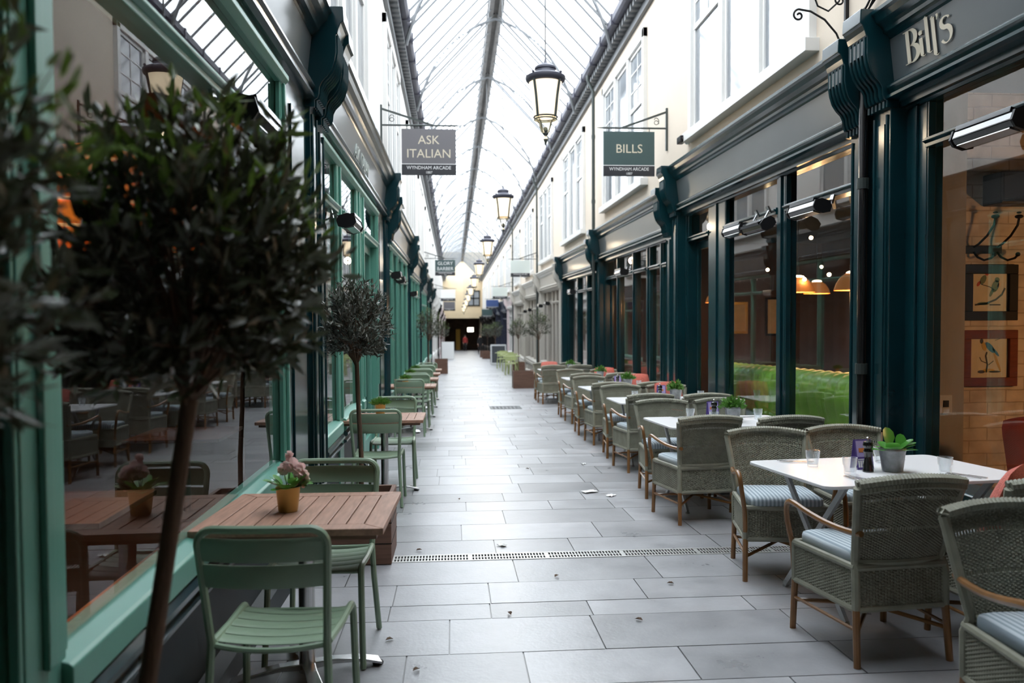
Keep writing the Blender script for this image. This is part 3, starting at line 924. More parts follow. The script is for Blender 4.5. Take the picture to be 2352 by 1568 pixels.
# ------------------------------------------------------------------ sage metal slat chair
def make_metal_chair():
    root = empty('metal_chair', 'x', 'chair')
    R = .0145
    def hoop_y(z): return -.205 - .085 * (z - .45) / .42
    def hoop_x(z): return .198 + .022 * (z - .45) / .42
    h = MB()
    left = [Vector((-hoop_x(z), hoop_y(z), z)) for z in (.44, .55, .65, .75, .80)]
    rc = .055
    arc = [Vector((-hoop_x(.81) + rc*(1 - cos(a)), hoop_y(.81 + rc*sin(a)), .81 + rc*sin(a))) for a in [pi/2*k/5 for k in range(6)]]
    top = left + arc
    mid = [Vector((x, hoop_y(.865) - .012*(1 - (x/.2)**2), .865)) for x in (-.1, 0, .1)]
    pts = top + mid + [Vector((-p.x, p.y, p.z)) for p in reversed(top)]
    h.tube(pts, R, 8)
    h.build('back_frame', M_['sage'], root, smooth=True)
    for (z0, z1) in ((.755, .838), (.662, .745)):
        s = MB()
        n = 12; vs = []; fs = []
        for i in range(n + 1):
            q = 2*i/n - 1
            for (z, o) in ((z0, 0), (z0 + .012, -.004), (z1 - .012, -.004), (z1, 0)):
                x = q * (hoop_x(z) - .004)
                y = hoop_y(z) - .034 * (1 - q*q) + o
                vs.append((x, y, z)); vs.append((x, y - .003, z))
        w = 8
        for i in range(n):
            for k in range(3):
                a = i*w + k*2; c_ = (i+1)*w + k*2
                fs.append((a, a+2, c_+2, c_)); fs.append((a+1, c_+1, c_+3, a+3))
            fs.append((i*w, (i+1)*w, (i+1)*w+1, i*w+1)); fs.append((i*w+6, i*w+7, (i+1)*w+7, (i+1)*w+6))
        s.add(vs, fs); s.build('back_slat', M_['sage'], root, smooth=True)
    # legs: rear ones run down from the hoop, front ones bend down from the seat side
    for s in (-1, 1):
        l = MB(); l.tube([(s*.198, -.205, .46), (s*.205, -.215, .30), (s*.222, -.265, .012)], R, 8)
        l.sphere((s*.2225, -.266, .010), .015, 8, 5, (1, 1, .67)); l.build('leg', M_['sage'], root, smooth=True)
        l = MB()
        l.tube([(s*.199, -.19, .452), (s*.205, 0, .447), (s*.208, .15, .456), (s*.209, .185, .455), (s*.210, .205, .44), (s*.211, .212, .41), (s*.216, .225, .2), (s*.222, .24, .012)], R, 8)
        l.sphere((s*.2222, .2405, .010), .015, 8, 5, (1, 1, .67)); l.build('leg', M_['sage'], root, smooth=True)
    # seat of five curved slats
    st = MB()
    ys = [(-.175, -.105), (-.098, -.028), (-.021, .049), (.056, .126), (.133, .205)]
    for (a, c_) in ys:
        n = 10; vs = []; fs = []
        for i in range(n + 1):
            q = 2*i/n - 1
            for yy in (a, a + .01, c_ - .01, c_):
                e = .004 if yy in (a, c_) else 0
                z = .457 - .017*(1 - q*q) - e + (.0 if yy < .15 else -.010*(yy-.15)/.055)
                vs.append((q*.205, yy, z)); vs.append((q*.205, yy, z - .003))
        w = 8
        for i in range(n):
            for k in range(3):
                p = i*w + k*2; t = (i+1)*w + k*2
                fs.append((p, p+2, t+2, t)); fs.append((p+1, t+1, t+3, p+3))
            fs.append((i*w, (i+1)*w, (i+1)*w+1, i*w+1)); fs.append((i*w+6, i*w+7, (i+1)*w+7, (i+1)*w+6))
        st.add(vs, fs)
    n = 10
    st.tube([(x, -.198 - .03*(1-(x/.2)**2), .447 - .012*(1-(x/.2)**2)) for x in [-.2+.04*i for i in range(11)]], .011, 8)
    st.tube([(x, .2, .432) for x in (-.209, 0, .209)], .008, 6)
    st.build('seat', M_['sage'], root, smooth=True)
    return root

# ------------------------------------------------------------------ teak slat table on a steel pedestal
def make_wood_table():
    root = empty('wood_slat_table', 'x', 'table')
    H = .385; z0, z1 = .712, .740; w = .085
    t = MB()
    for (a, c) in (((-H, -H), (H, -H)), ((H, -H), (H, H)), ((H, H), (-H, H)), ((-H, H), (-H, -H))):
        a = Vector((*a, 0)); c = Vector((*c, 0)); d = (c - a).normalized(); n = Vector((-d.y, d.x, 0)); g = .0012
        o1, o2 = a + d*g, c - d*g; i1, i2 = a + n*w + d*(w + g), c + n*w - d*(w + g)
        t.hexa([o1 + Vector((0,0,z0)), o2 + Vector((0,0,z0)), i2 + Vector((0,0,z0)), i1 + Vector((0,0,z0)),
                o1 + Vector((0,0,z1)), o2 + Vector((0,0,z1)), i2 + Vector((0,0,z1)), i1 + Vector((0,0,z1))])
    n = 8; span = 2*(H - w) - .006; sw = span / n
    for i in range(n):
        x = -(H - w) + .003 + i*sw
        t.box(x + .0025, x + sw - .0025, -(H - w) + .003, (H - w) - .003, z0 + .002, z1 - .0005)
    t.build('tabletop', M_['teak'], root, bevel=.0025)
    u = MB(); u.box(-H+.03, H-.03, -H+.03, H-.03, z0 - .022, z0); u.build('underframe', M_['crate'], root)
    c = MB(); c.lathe([(.036, .02), (.036, .69)], 16); c.box(-.1, .1, -.1, .1, .68, .695); c.build('pedestal', M_['chrome'], root, smooth=True)
    for k in range(4):
        f = MB(); a = radians(20) + k*pi/2
        vs = []
        for (r, z, hh, ww) in ((.03, .035, .03, .03), (.12, .042, .022, .026), (.24, .034, .016, .032), (.33, .012, .012, .040)):
            for (p, q) in ((-ww, z), (ww, z), (ww, z + hh), (-ww, z + hh)):
                vs.append((r*cos(a) - p*sin(a), r*sin(a) + p*cos(a), q))
        fs = [(3,2,1,0), (12,13,14,15)]
        for i in range(3):
            for j in range(4):
                fs.append((i*4+j, i*4+(j+1) % 4, i*4+4+(j+1) % 4, i*4+4+j))
        f.add(vs, fs)
        foot = f.build('foot', M_['chrome'], root, bevel=.004)
        g = MB(); g.lathe([(.024, 0), (.026, .012), (.022, .016)], 10, (.318*cos(a), .318*sin(a), 0)); g.build('glide', M_['black'], foot)
    return root

# ------------------------------------------------------------------ white folding table
def make_white_table():
    root = empty('white_table', 'x', 'table')
    L, W, r = .61, .435, .055
    t = MB(); poly = []
    for (cx, cy, a0) in ((L-r, W-r, 0), (-L+r, W-r, pi/2), (-L+r, -W+r, pi), (L-r, -W+r, 3*pi/2)):
        for k in range(7):
            a = a0 + k*pi/12
            poly.append((cx + r*cos(a), cy + r*sin(a), .722))
    t.extrude(poly, (0, 0, .018)); t.build('tabletop', M_['tabletop'], root, bevel=.004)
    for s in (-1, 1):
        for q in (-1, 1):
            l = MB()
            l.bar((s*.43 + q*.012, -q*.30, .715), (s*.43 + q*.012, q*.33, .012), .02, .034, (0, 0, 1))
            l.lathe([(.018, 0), (.018, .014)], 8, (s*.43 + q*.012, q*.33, 0))
            l.build('leg', M_['grey_metal'], root)
        x = MB(); x.bar((s*.43, -.33, .712), (s*.43, .33, .712), .05, .02); x.build('crosspiece', M_['grey_metal'], root)
    b = MB(); b.bar((-.43, 0, .36), (.43, 0, .36), .022, .022); b.bar((-.43, .31, .03), (.43, .31, .03), .018, .03); b.build('stretcher', M_['grey_metal'], root)
    return root

# ------------------------------------------------------------------ small table things
def make_tumbler():
    b = MB(); n = 9
    # thick-bottomed faceted tumbler: outer wall, rim, inner wall
    prof = [(.028, 0), (.030, .006), (.033, .045), (.0375, .055), (.040, .092), (.0375, .092), (.0345, .055), (.030, .042), (.026, .014), (.0, .012)]
    b.lathe(prof[:-1], 18, cap=True)
    o = b.build('glass_tumbler', M_['tumbler'], smooth=True, angle=.35)
    return setp(o, 'x', 'glass')

def make_fork():
    b = MB()
    b.bar((0, -.09, .004), (0, .02, .006), .010, .0025); b.bar((0, .02, .006), (0, .045, .004), .020, .0022)
    for k in range(4): b.bar((-.0085 + k*.0057, .044, .004), (-.0085 + k*.0057, .095, .007), .0032, .0022)
    return setp(b.build('fork', M_['chrome']), 'x', 'fork')
def make_knife():
    b = MB()
    b.bar((0, -.10, .004), (0, 0, .004), .012, .005)
    b.extrude([(-.006, 0, .003), (.007, 0, .003), (.008, .07, .003), (.003, .108, .003), (-.006, .11, .003)], (0, 0, .002))
    return setp(b.build('knife', M_['chrome']), 'x', 'knife')

def make_pepper_mill():
    root = empty('pepper_mill', 'x', 'pepper mill')
    b = MB(); b.lathe([(.029, 0), (.029, .012), (.026, .02), (.0275, .032), (.024, .045), (.019, .075), (.021, .10), (.026, .112), (.021, .122), (.021, .128)], 18)
    b.build('body', M_['black_gloss'], root, smooth=True)
    c = MB(); c.lathe([(.019, .128), (.026, .136), (.0275, .150), (.024, .164), (.012, .170), (.006, .172)], 18); c.build('head', M_['black_gloss'], root, smooth=True)
    k = MB(); k.lathe([(.004, .170), (.004, .178), (.0085, .182), (.0085, .188), (.004, .192)], 12); k.build('finial', M_['chrome'], root, smooth=True)
    return root

def make_menu_card():
    root = empty('menu_card', 'x', 'menu card')
    def panel(b, s, h, w, off):
        return [(-w, s*(.034 + off), .0), (w, s*(.034 + off), 0), (w, s*(.004 + off), h), (-w, s*(.004 + off), h)]
    for s in (-1, 1):
        b = MB(); b.extrude(panel(b, s, .165, .052, 0), (0, s*.0015, 0)); p = b.build('card_panel', M_['purple'], root)
        def q(b, x0, x1, z0, z1, e):
            y = lambda z: s*(.034 - .030*z/.165 + .0016 + e)
            b.extrude([(x0, y(z0), z0), (x1, y(z0), z0), (x1, y(z1), z1), (x0, y(z1), z1)], (0, s*.0005, 0))
        c = MB(); q(c, -.045, .045, .07, .158, 0); c.build('lilac_field', M_['lilac'], p)
        c = MB(); q(c, -.032, .022, .095, .118, .0006); c.build('printed_block', M_['orange'], p)
        c = MB()
        for k in range(4): q(c, -.042 + k*.013, -.033 + k*.013, .012, .050, 0)
        q(c, -.042, .006, .054, .058, 0); c.build('printed_columns', M_['white'], p)
    return root

def leaf(b, p, d, n, L, w, fold=.25, mi=0):
    """small pointed leaf: base p, direction d, normal n"""
    d = d.normalized(); s = d.cross(n)
    if s.length < 1e-4: s = d.orthogonal()
    s.normalize(); n = s.cross(d)
    b.mi = mi
    m1 = p + d*L*.32; m2 = p + d*L*.68 - n*L*.03
    b.add([p, m1 + s*w + n*w*fold, m2 + s*w*.8 + n*w*fold - n*L*.02, p + d*L - n*L*.08, m2 - s*w*.8 + n*w*fold - n*L*.02, m1 - s*w + n*w*fold, m1, m2],
          [(0, 6, 1), (1, 6, 7, 2), (2, 7, 3), (0, 5, 6), (5, 4, 7, 6), (4, 3, 7)])

def rvec(r):
    while True:
        v = Vector((r.uniform(-1, 1), r.uniform(-1, 1), r.uniform(-1, 1)))
        if .05 < v.length < 1: return v.normalized()

def disc_leaf(b, p, d, n, L, w):
    """rounded fleshy leaf"""
    d = d.normalized(); s = d.cross(n).normalized(); n = s.cross(d)
    pts = []
    for k in range(10):
        a = 2*pi*k/10
        pts.append(p + d*(L*.5 - L*.5*cos(a)) + s*(w*sin(a)) + n*(w*.18*sin(a)**2 - L*.08*(1-cos(a))**2*.3))
    c = p + d*L*.5 - n*w*.06
    b.add(pts + [c], [(k, (k+1) % 10, 10) for k in range(10)])

def make_zinc_plant(kind, seed):
    root = empty('potted_plant', 'x', 'potted plant')
    r = random.Random(seed)
    b = MB(); b.lathe([(.052, 0), (.054, .004), (.068, .11), (.070, .112), (.071, .122), (.0695, .130), (.066, .130), (.064, .108)], 24); b.build('zinc_pot', M_['zinc'], root, smooth=True)
    s = MB(); s.lathe([(.062, .10), (.03, .108), (.0, .11)][:2], 16); s.build('soil', M_['soil'], root)
    f = MB()
    if kind == 'succulent':
        for k in range(15):
            a = r.uniform(0, 2*pi); el = r.uniform(.15, .9)
            d = Vector((cos(a)*cos(el), sin(a)*cos(el), sin(el)))
            p = Vector((cos(a)*.025, sin(a)*.025, .108))
            L = r.uniform(.075, .10)
            disc_leaf(f, p + d*.015, d, Vector((0, 0, 1)), L, L*.40)
        f.tube([(-.005, 0, .11), (-.012, .005, .15)], .004, 5); disc_leaf(f, Vector((-.014, .005, .145)), Vector((-.12, .1, 1)), Vector((.1, -1, .1)), .10, .046)
        f.tube([(.03, 0, .11), (.062, .0, .13)], .004, 5); disc_leaf(f, Vector((.06, .0, .125)), Vector((.12, .1, 1)), Vector((-.6, -1, .1)), .08, .03)
        f.build('foliage', M_['succulent'], root, smooth=True, recalc=False)
    else:
        for k in range(190):
            d = rvec(r); d.z = abs(d.z) + .2; d.normalize()
            p = Vector((d.x*.04, d.y*.04, .105 + r.uniform(0, .045)))
            leaf(f, p + d*r.uniform(0, .06), d, rvec(r), r.uniform(.03, .055), r.uniform(.010, .016))
        f.build('foliage', M_['herb'], root, recalc=False)
    return root

def make_gold_pot(kind, seed):
    root = empty('gold_potted_plant', 'x', 'potted plant')
    r = random.Random(seed)
    b = MB(); b.lathe([(.040, 0), (.042, .003), (.052, .10), (.0535, .104), (.0535, .108), (.050, .108), (.048, .09)], 24); b.build('gold_pot', M_['gold'], root, smooth=True)
    s = MB(); s.lathe([(.049, .085), (.02, .09)], 16); s.build('soil', M_['soil'], root)
    f = MB()
    if kind == 'flower':
        for k in range(26):
            a = r.uniform(0, 2*pi); el = r.uniform(.1, 1.0)
            d = Vector((cos(a)*cos(el), sin(a)*cos(el), sin(el)))
            L = r.uniform(.045, .07)
            p = Vector((cos(a)*.022, sin(a)*.022, .10)) + d*r.uniform(0, .035)
            disc_leaf(f, p, d, Vector((0, 0, 1)), L, L*.38)
        f.build('foliage', M_['succulent'], root, smooth=True, recalc=False)
        st = MB()
        heads = [((.010, -.015, .205), .036), ((.045, -.030, .180), .036), ((.066, -.02, .148), .032), ((-.022, -.01, .188), .028), ((.006, .0, .246), .020), ((.06, -.02, .118), .020)]
        for c, q in heads: st.tube([(0, 0, .09), (c[0]*.5, c[1]*.5, (c[2] + .09)/2), c], .002, 5)
        st.build('stem', M_['herb'], root)
        for c, q in heads:
            fl = MB()
            for k in range(30):
                d = rvec(r)
                disc_leaf(fl, Vector(c) + d*q*.2, (d + rvec(r)*.7), d.orthogonal() + rvec(r)*.5, q*.85, q*.42)
            fl.build('blossom', M_['pink'], root, smooth=True, recalc=False)
    else:
        for k in range(260):
            d = rvec(r); d.z = abs(d.z) + .35; d.normalize()
            p = Vector((d.x*.035, d.y*.035, .09))
            L = r.uniform(.05, .10)
            q = p + d*L
            leaf(f, p + d*L*.4, d, rvec(r), L*.6, .004)
            leaf(f, q - d*.02, d + rvec(r)*.6, rvec(r), .022, .005)
        f.build('foliage', M_['herb'], root, recalc=False)
    return root

# ------------------------------------------------------------------ standard olive trees
def olive_tree(name, label, M, trunk, centre, R, RZ, ntw, nleaf, L, seed, group=None, planter=None, mats=None, young=.15, trunk_r=.018, stake=None, inner=.25):
    r = random.Random(seed)
    root = empty(name, label, 'tree', group, M=M)
    t = MB(); n = len(trunk)
    t.tube(trunk, [trunk_r * (1.08 - .16*i/(n-1)) for i in range(n)], 10)
    t.build('trunk', M_['bark'], root, smooth=True)
    C = Vector(centre); top = Vector(trunk[-1])
    br = MB(); fo = MB()
    for k in range(ntw):
        d = rvec(r)
        if d.z < -.72: d.z *= -.6; d.normalize()
        e = C + Vector((d.x*R, d.y*R, d.z*RZ)) * r.uniform(.78, 1.10)
        s = top + Vector((0, 0, r.uniform(-.04, .05)))
        mid = s.lerp(C, .55) + Vector((d.x*R, d.y*R, d.z*RZ)) * r.uniform(.25, .45)
        pts = [s, mid, mid.lerp(e, .55) + rvec(r)*.02, e]
        if k % 5 == 0: br.tube(pts, [trunk_r*.36, trunk_r*.2, trunk_r*.12, trunk_r*.06], 5, cap=False)
        elif k % 5 < 3: br.tube(pts[1:], [trunk_r*.12, trunk_r*.09, trunk_r*.05], 4, cap=False)
        for j in range(nleaf):
            q = inner + (1 - inner) * (j + r.random()) / nleaf
            p = (pts[1].lerp(pts[2], q/.5) if q < .5 else pts[2].lerp(pts[3], (q-.5)/.5))
            ax = (pts[3] - pts[1]).normalized()
            ld = (ax*r.uniform(.3, 1.1) + rvec(r)*.9 + Vector((0, 0, .25)))
            tip = q > .75 and e.z > C.z + RZ*.15 and r.random() < young*3
            leaf(fo, p + rvec(r)*.012, ld, rvec(r), L*r.uniform(.7, 1.25), L*r.uniform(.10, .15), mi=1 if tip else 0)
    br.build('branches', M_['bark'], root, smooth=True, recalc=False)
    fo.build('foliage', mats or [M_['leaf'], M_['leaf_young']], root, recalc=False)
    if stake:
        k = MB(); k.tube(stake, .011, 8); k.build('stake', M_['bark'], root, smooth=True)
    if planter:
        x0, x1, y0, y1, h = planter
        p = MB(); w = .03
        p.box(x0, x1, y0, y0 + w, 0, h); p.box(x0, x1, y1 - w, y1, 0, h); p.box(x0, x0 + w, y0 + w, y1 - w, 0, h); p.box(x1 - w, x1, y0 + w, y1 - w, 0, h)
        p.box(x0 + w, x1 - w, y0 + w, y1 - w, .02, .05)
        pl = p.build('planter_box', M_['crate'], root, bevel=.004)
        q = MB()
        for zz in (.31, .62):
            q.box(x0 - .002, x1 + .002, y0 - .002, y1 + .002, h*zz - .003, h*zz + .003)
        q.build('board_joint', M_['dark_wood'], pl)
        s = MB(); s.box(x0 + w, x1 - w, y0 + w, y1 - w, h - .10, h - .05); s.build('soil', M_['soil'], root)
    return root
# ------------------------------------------------------------------ paving fittings and litter
def drain():
    r = empty('drain_channel', 'steel slotted drain channel running across the grey paving', 'drain', M=standM(1.08, 5.44))
    p = MB(); p.box(-2.05, 2.1, -.068, .068, -.06, -.004); p.build('channel', M_['pit'], r)
    g = MB()
    for s in (-1, 1): g.box(-2.05, 2.1, s*.072 - .010, s*.072 + .010, -.03, .003)
    x = -2.04
    k = 0
    while x < 2.1:
        w = .030 if k % 24 == 0 else .0085
        g.box(x, x + w, -.064, .064, -.012, .002); x += w + .0125; k += 1
    g.box(-2.05, 2.1, -.008, .008, -.012, .0022)
    g.build('grate', M_['drain'], r)
drain()
def manhole():
    r = empty('drain_cover', 'square recessed steel cover in the middle of the paving', 'manhole cover', M=standM(1.10, 17.0))
    f = MB()
    for (a, b_, c, d) in ((-.33, .33, -.33, -.29), (-.33, .33, .29, .33), (-.33, -.29, -.29, .29), (.29, .33, -.29, .29)): f.box(a, b_, c, d, -.02, .006)
    f.build('frame', M_['iron'], r)
    p = MB(); p.box(-.29, .29, -.29, .29, -.02, .002)
    for i in range(7):
        for j in range(7): p.box(-.27 + i*.08, -.225 + i*.08, -.27 + j*.08, -.225 + j*.08, .002, .006)
    p.build('lid', M_['rib'], r)
manhole()
def litter():
    r = random.Random(5)
    for k, (x, y, s, lab) in enumerate([(1.30, 7.62, .075, 'white paper napkin lying on the paving past the drain'), (1.47, 7.42, .05, 'small folded white paper scrap beside the napkin'), (.34, 5.72, .035, 'crumpled white tissue just past the drain channel'), (1.52, 9.3, .03, 'tiny white paper scrap further up the paving')]):
        b = MB(); n = 4; vs = []; fs = []
        for i in range(n + 1):
            for j in range(n + 1):
                vs.append(((i/n - .5)*s*2, (j/n - .5)*s*1.3, .003 + r.uniform(0, .012)))
        m = len(vs); vs += [(a, b_, c + .0015) for a, b_, c in vs]
        for i in range(n):
            for j in range(n):
                a = i*(n+1)+j
                fs.append((a, a+n+1, a+n+2, a+1)); fs.append((m+a, m+a+1, m+a+n+2, m+a+n+1))
        b.add(vs, fs)
        o = b.build('paper_scrap', M_['white'], smooth=True)
        o.matrix_world = standM(x, y, r.uniform(0, 3)); setp(o, lab, 'litter')
    pts = [(-.345, 3.98, 'curled dry leaves beside the metal chair leg on the paving'), (.985, 4.10, 'dark dry leaf lying alone on the wide grey slab'), (-.27, 5.62, 'small dry leaf next to the timber planter'), (.62, 4.9, 'tiny dark leaf just short of the drain channel'), (-.16, 3.62, 'pale dry leaf on the paving by the table foot'),
           (.85, 9.0, 'dark leaf speck on the pale paving beyond the drain'), (.05, 7.35, 'dark leaf on the paving near the second sage chair'), (1.75, 7.0, 'dark leaf beside the wicker chair legs past the drain'), (1.32, 4.72, 'brown leaf on the paving before the drain'), (.30, 4.28, 'small brown leaf on the slab joint')]
    for x, y, lab in pts:
        b = MB()
        for q in range(1):
            a = r.uniform(0, 6.28)
            leaf(b, Vector((r.uniform(-.02, .02)*(3 if 'curled' in lab else 0), r.uniform(-.02, .02), .006)), Vector((cos(a), sin(a), .15)), Vector((0, 0, 1)), .045, .012, .7)
        o = b.build('dry_leaf', M_['bark'], recalc=False); o.matrix_world = standM(x, y); setp(o, lab, 'leaf')
litter()

# ------------------------------------------------------------------ wicker side: tables, chairs, table things
chair_w = make_wicker_chair()
table_w = make_white_table()
TW = [(2.42, 4.34, .10), (2.39, 6.97, .05), (2.50, 9.42, .0), (2.52, 11.75, .03), (2.62, 14.5, .0), (2.60, 18.55, .0)]
TN = ['first from the camera, before the drain channel', 'second from the camera, just past the drain channel', 'third from the camera', 'fourth from the camera', 'fifth from the camera', 'sixth and last from the camera']
for i, (x, y, rz) in enumerate(TW):
    place(table_w, standM(x, y, rz), 'white rounded folding table, the one %s' % TN[i], 'white tables beside the teal shopfront')
CW = [  # (x, y, rz, table, where)
    (2.007, 3.72, .10, 0, 'back to camera, aisle end'), (2.66, 3.62, .05, 0, 'back to camera, window end'),
    (2.061, 4.96, pi - .16, 0, 'facing camera, aisle end'), (2.68, 5.03, pi - .02, 0, 'facing camera, window end'),
    (1.98, 6.48, .12, 1, 'back to camera, aisle end'), (2.61, 6.37, .05, 1, 'back to camera, window end'),
    (2.04, 7.50, pi - .06, 1, 'facing camera, aisle end'), (2.67, 7.55, pi + .03, 1, 'facing camera, window end'),
    (2.12, 8.92, .08, 2, 'back to camera, aisle end'), (2.76, 8.86, .0, 2, 'back to camera, window end'),
    (2.15, 9.97, pi - .05, 2, 'facing camera, aisle end'), (2.78, 10.02, pi, 2, 'facing camera, window end'),
    (2.15, 11.18, .03, 3, 'back to camera, aisle end'), (2.78, 11.15, .0, 3, 'back to camera, window end'),
    (2.15, 12.32, pi, 3, 'facing camera, aisle end'), (2.79, 12.3, pi, 3, 'facing camera, window end'),
    (2.25, 13.92, .05, 4, 'back to camera, aisle end'), (2.88, 13.92, .0, 4, 'back to camera, window end'),
    (2.25, 15.08, pi, 4, 'facing camera, aisle end'), (2.90, 15.08, pi, 4, 'facing camera, window end'),
    (2.20, 17.98, .05, 5, 'back to camera, aisle end'), (2.83, 18.02, .0, 5, 'back to camera, window end'),
    (2.20, 19.12, pi, 5, 'facing camera, aisle end'), (2.84, 19.12, pi, 5, 'facing camera, window end')]
SHORT = ['at the first white table', 'at the second white table', 'at the third white table', 'at the fourth white table', 'at the fifth white table', 'at the sixth white table']
for (x, y, rz, t, w) in CW:
    place(chair_w, standM(x, y, rz), 'wicker armchair %s, %s' % (SHORT[t], w), 'wicker armchairs around the white tables')
place(chair_w, standM(2.06, 2.50, pi - .04), 'wicker armchair cut off by the frame corner, facing camera, with pale cushion', 'wicker armchairs around the white tables')

def pillow(x, y, z, rz, tilt, lab):
    b = MB(); n = 10; vs = []; fs = []
    for s in (1, -1):
        for i in range(n + 1):
            for j in range(n + 1):
                u, v = 2*i/n - 1, 2*j/n - 1
                h = .055 * (max(0, (1 - u*u)) * max(0, (1 - v*v))) ** .45
                e = 1 - .06 * (u*u*v*v) + .03*(u*u + v*v - 2*u*u*v*v)
                vs.append((u*.20*e, s*h, v*.20*e))
    m = (n+1)**2
    for i in range(n):
        for j in range(n):
            a = i*(n+1) + j
            fs.append((a, a+1, a+n+2, a+n+1)); fs.append((m+a, m+a+n+1, m+a+n+2, m+a+1))
    b.add(vs, fs)
    o = b.build('throw_cushion', M_['coral'], smooth=True, angle=2)
    o.matrix_world = Matrix.Translation((x, y, fz(y) + z)) @ Matrix.Rotation(rz, 4, 'Z') @ Matrix.Rotation(tilt, 4, 'X')
    return setp(o, lab, 'cushion', 'coral woven throw cushions on wicker chairs')
pillow(2.56, 3.56, .70, .75, .35, 'coral woven cushion on the window-end chair at the first white table')
pillow(2.78, 10.18, .71, .3, -.3, 'coral woven cushion on the window-end chair at the third white table')
pillow(2.90, 12.45, .71, .2, -.3, 'coral woven cushion on the window-end chair at the fourth white table')
pillow(2.90, 15.22, .71, .1, -.3, 'coral woven cushion on the window-end chair at the fifth white table')
pillow(2.30, 19.1, .71, .0, -.3, 'coral woven cushion on the aisle-end chair at the sixth white table')

tumbler = make_tumbler(); fork = make_fork(); knife = make_knife(); mill = make_pepper_mill(); card = make_menu_card()
def onT(x, y, rz=0): return standM(x, y, rz, .7415)
def tl(i): return SHORT[i].replace('at the', 'on the')
G = [(2.06, 4.467, 0, 'aisle end, far edge'), (2.145, 4.20, 0, 'aisle end, in front of the menu card'), (2.654, 4.15, 0, 'window end, near edge'), (2.52, 4.57, 0, 'behind the zinc pot'),
     (2.162, 7.20, 1, 'aisle end, far edge'), (2.273, 6.87, 1, 'aisle end, near edge'), (2.52, 7.06, 1, 'beside the zinc pot'), (2.75, 7.08, 1, 'window end'),
     (2.20, 9.62, 2, 'aisle end, far edge'), (2.36, 9.30, 2, 'aisle end, near edge'), (2.74, 9.62, 2, 'window end, far edge'), (2.98, 9.5, 2, 'window end, near edge'),
     (2.20, 11.9, 3, 'aisle end, far edge'), (2.33, 11.6, 3, 'aisle end, near edge'), (2.78, 11.9, 3, 'window end'), (2.32, 14.6, 4, 'aisle end'), (2.86, 14.6, 4, 'window end'), (2.35, 18.4, 5, 'aisle end'), (2.9, 18.4, 5, 'window end')]
for x, y, t, w in G: place(tumbler, onT(x, y), 'clear glass tumbler %s, %s' % (tl(t), w), 'glass tumblers on the white tables')
P0 = [('succulent', 2.425, 4.27, .3, 0), ('herb', 2.46, 6.92, 0, 1), ('herb', 2.64, 9.40, 1, 2), ('herb', 2.58, 11.75, 2, 3), ('herb', 2.68, 14.5, 3, 4), ('herb', 2.70, 18.4, 3, 5)]
herb_z = None
for k, x, y, rz, t in P0:
    lab = 'ribbed zinc pot with %s %s' % ('round fleshy green leaves' if k == 'succulent' else 'leafy green herb', tl(t))
    if k == 'succulent':
        o = make_zinc_plant('succulent', 4); o.matrix_world = onT(x, y, rz); o['label'] = lab; o['group'] = 'zinc plant pots on the white tables'
    else:
        if herb_z is None: herb_z = make_zinc_plant('herb', 9)
        place(herb_z, onT(x, y, rz), lab, 'zinc plant pots on the white tables')
for x, y, t in [(2.285, 4.27, 0), (2.315, 6.99, 1), (2.46, 9.42, 2), (2.44, 11.8, 3)]:
    place(mill, onT(x, y), 'black turned pepper mill with steel tip %s' % tl(t), 'pepper mills on the white tables')
for x, y, rz, t in [(2.305, 4.375, .12, 0), (2.33, 7.08, .1, 1), (2.50, 9.52, 0, 2), (2.46, 11.9, 0, 3)]:
    place(card, onT(x, y, rz), 'folded purple and lilac menu card %s' % tl(t), 'menu cards on the white tables')
CUT = [(2.03, 4.62, 1.2, 0, 'aisle end, far edge'), (2.10, 4.03, .25, 0, 'aisle end, near edge'), (2.62, 4.60, 1.9, 0, 'window end, far edge'), (2.70, 4.06, .5, 0, 'window end, near edge'),
       (2.12, 7.28, 1.3, 1, 'aisle end, far edge'), (2.14, 6.75, .2, 1, 'aisle end, near edge'), (2.70, 7.22, 1.8, 1, 'window end, far edge'), (2.72, 6.8, .4, 1, 'window end, near edge')]
for x, y, rz, t, w in CUT:
    place(fork, onT(x, y, rz), 'steel fork %s, %s' % (tl(t), w), 'forks laid on the white tables')
    place(knife, onT(x + .04*cos(rz), y + .04*sin(rz), rz), 'steel knife %s, %s' % (tl(t), w), 'knives laid on the white tables')

# ------------------------------------------------------------------ sage chair side
chair_m = make_metal_chair(); table_t = make_wood_table()
TT = [(-.657, 3.59, -.03), (-.665, 7.80, 0), (-.66, 12.95, 0), (-.66, 15.1, 0), (-.66, 17.2, 0), (-.66, 19.3, 0)]
TL = ['nearest the camera, with the pink flower on it', 'second, beyond the timber planter', 'third down the arcade', 'fourth down the arcade', 'fifth down the arcade', 'sixth down the arcade']
for i, (x, y, rz) in enumerate(TT): place(table_t, standM(x, y, rz), 'teak slat table on steel pedestal, %s' % TL[i], 'teak tables beside the mint windows')
CS = ['at the teak table with the pink flower', 'at the second teak table', 'at the third teak table', 'at the fourth teak table', 'at the fifth teak table', 'at the sixth teak table']
CM = [(-.625, 2.98, -.06, 0), (-.625, 3.88, pi - .05, 0), (-.682, 7.36, .0, 1), (-.615, 8.30, pi, 1)]
for i in range(2, 6): CM += [(-.66, TT[i][1] - .52, 0, i), (-.62, TT[i][1] + .50, pi, i)]
for x, y, rz, t in CM:
    place(chair_m, standM(x, y, rz), 'sage green slatted metal chair %s, %s' % (CS[t], 'back to camera' if abs(rz) < 1 else 'facing camera'), 'sage metal chairs along the mint windows')
o = make_gold_pot('flower', 2); o.matrix_world = onT(-.728, 3.577, .4); setp(o, 'gold pot of pale pink blossom standing on the first teak table', group='gold pots on the teak tables')
gp = make_gold_pot('herb', 3)
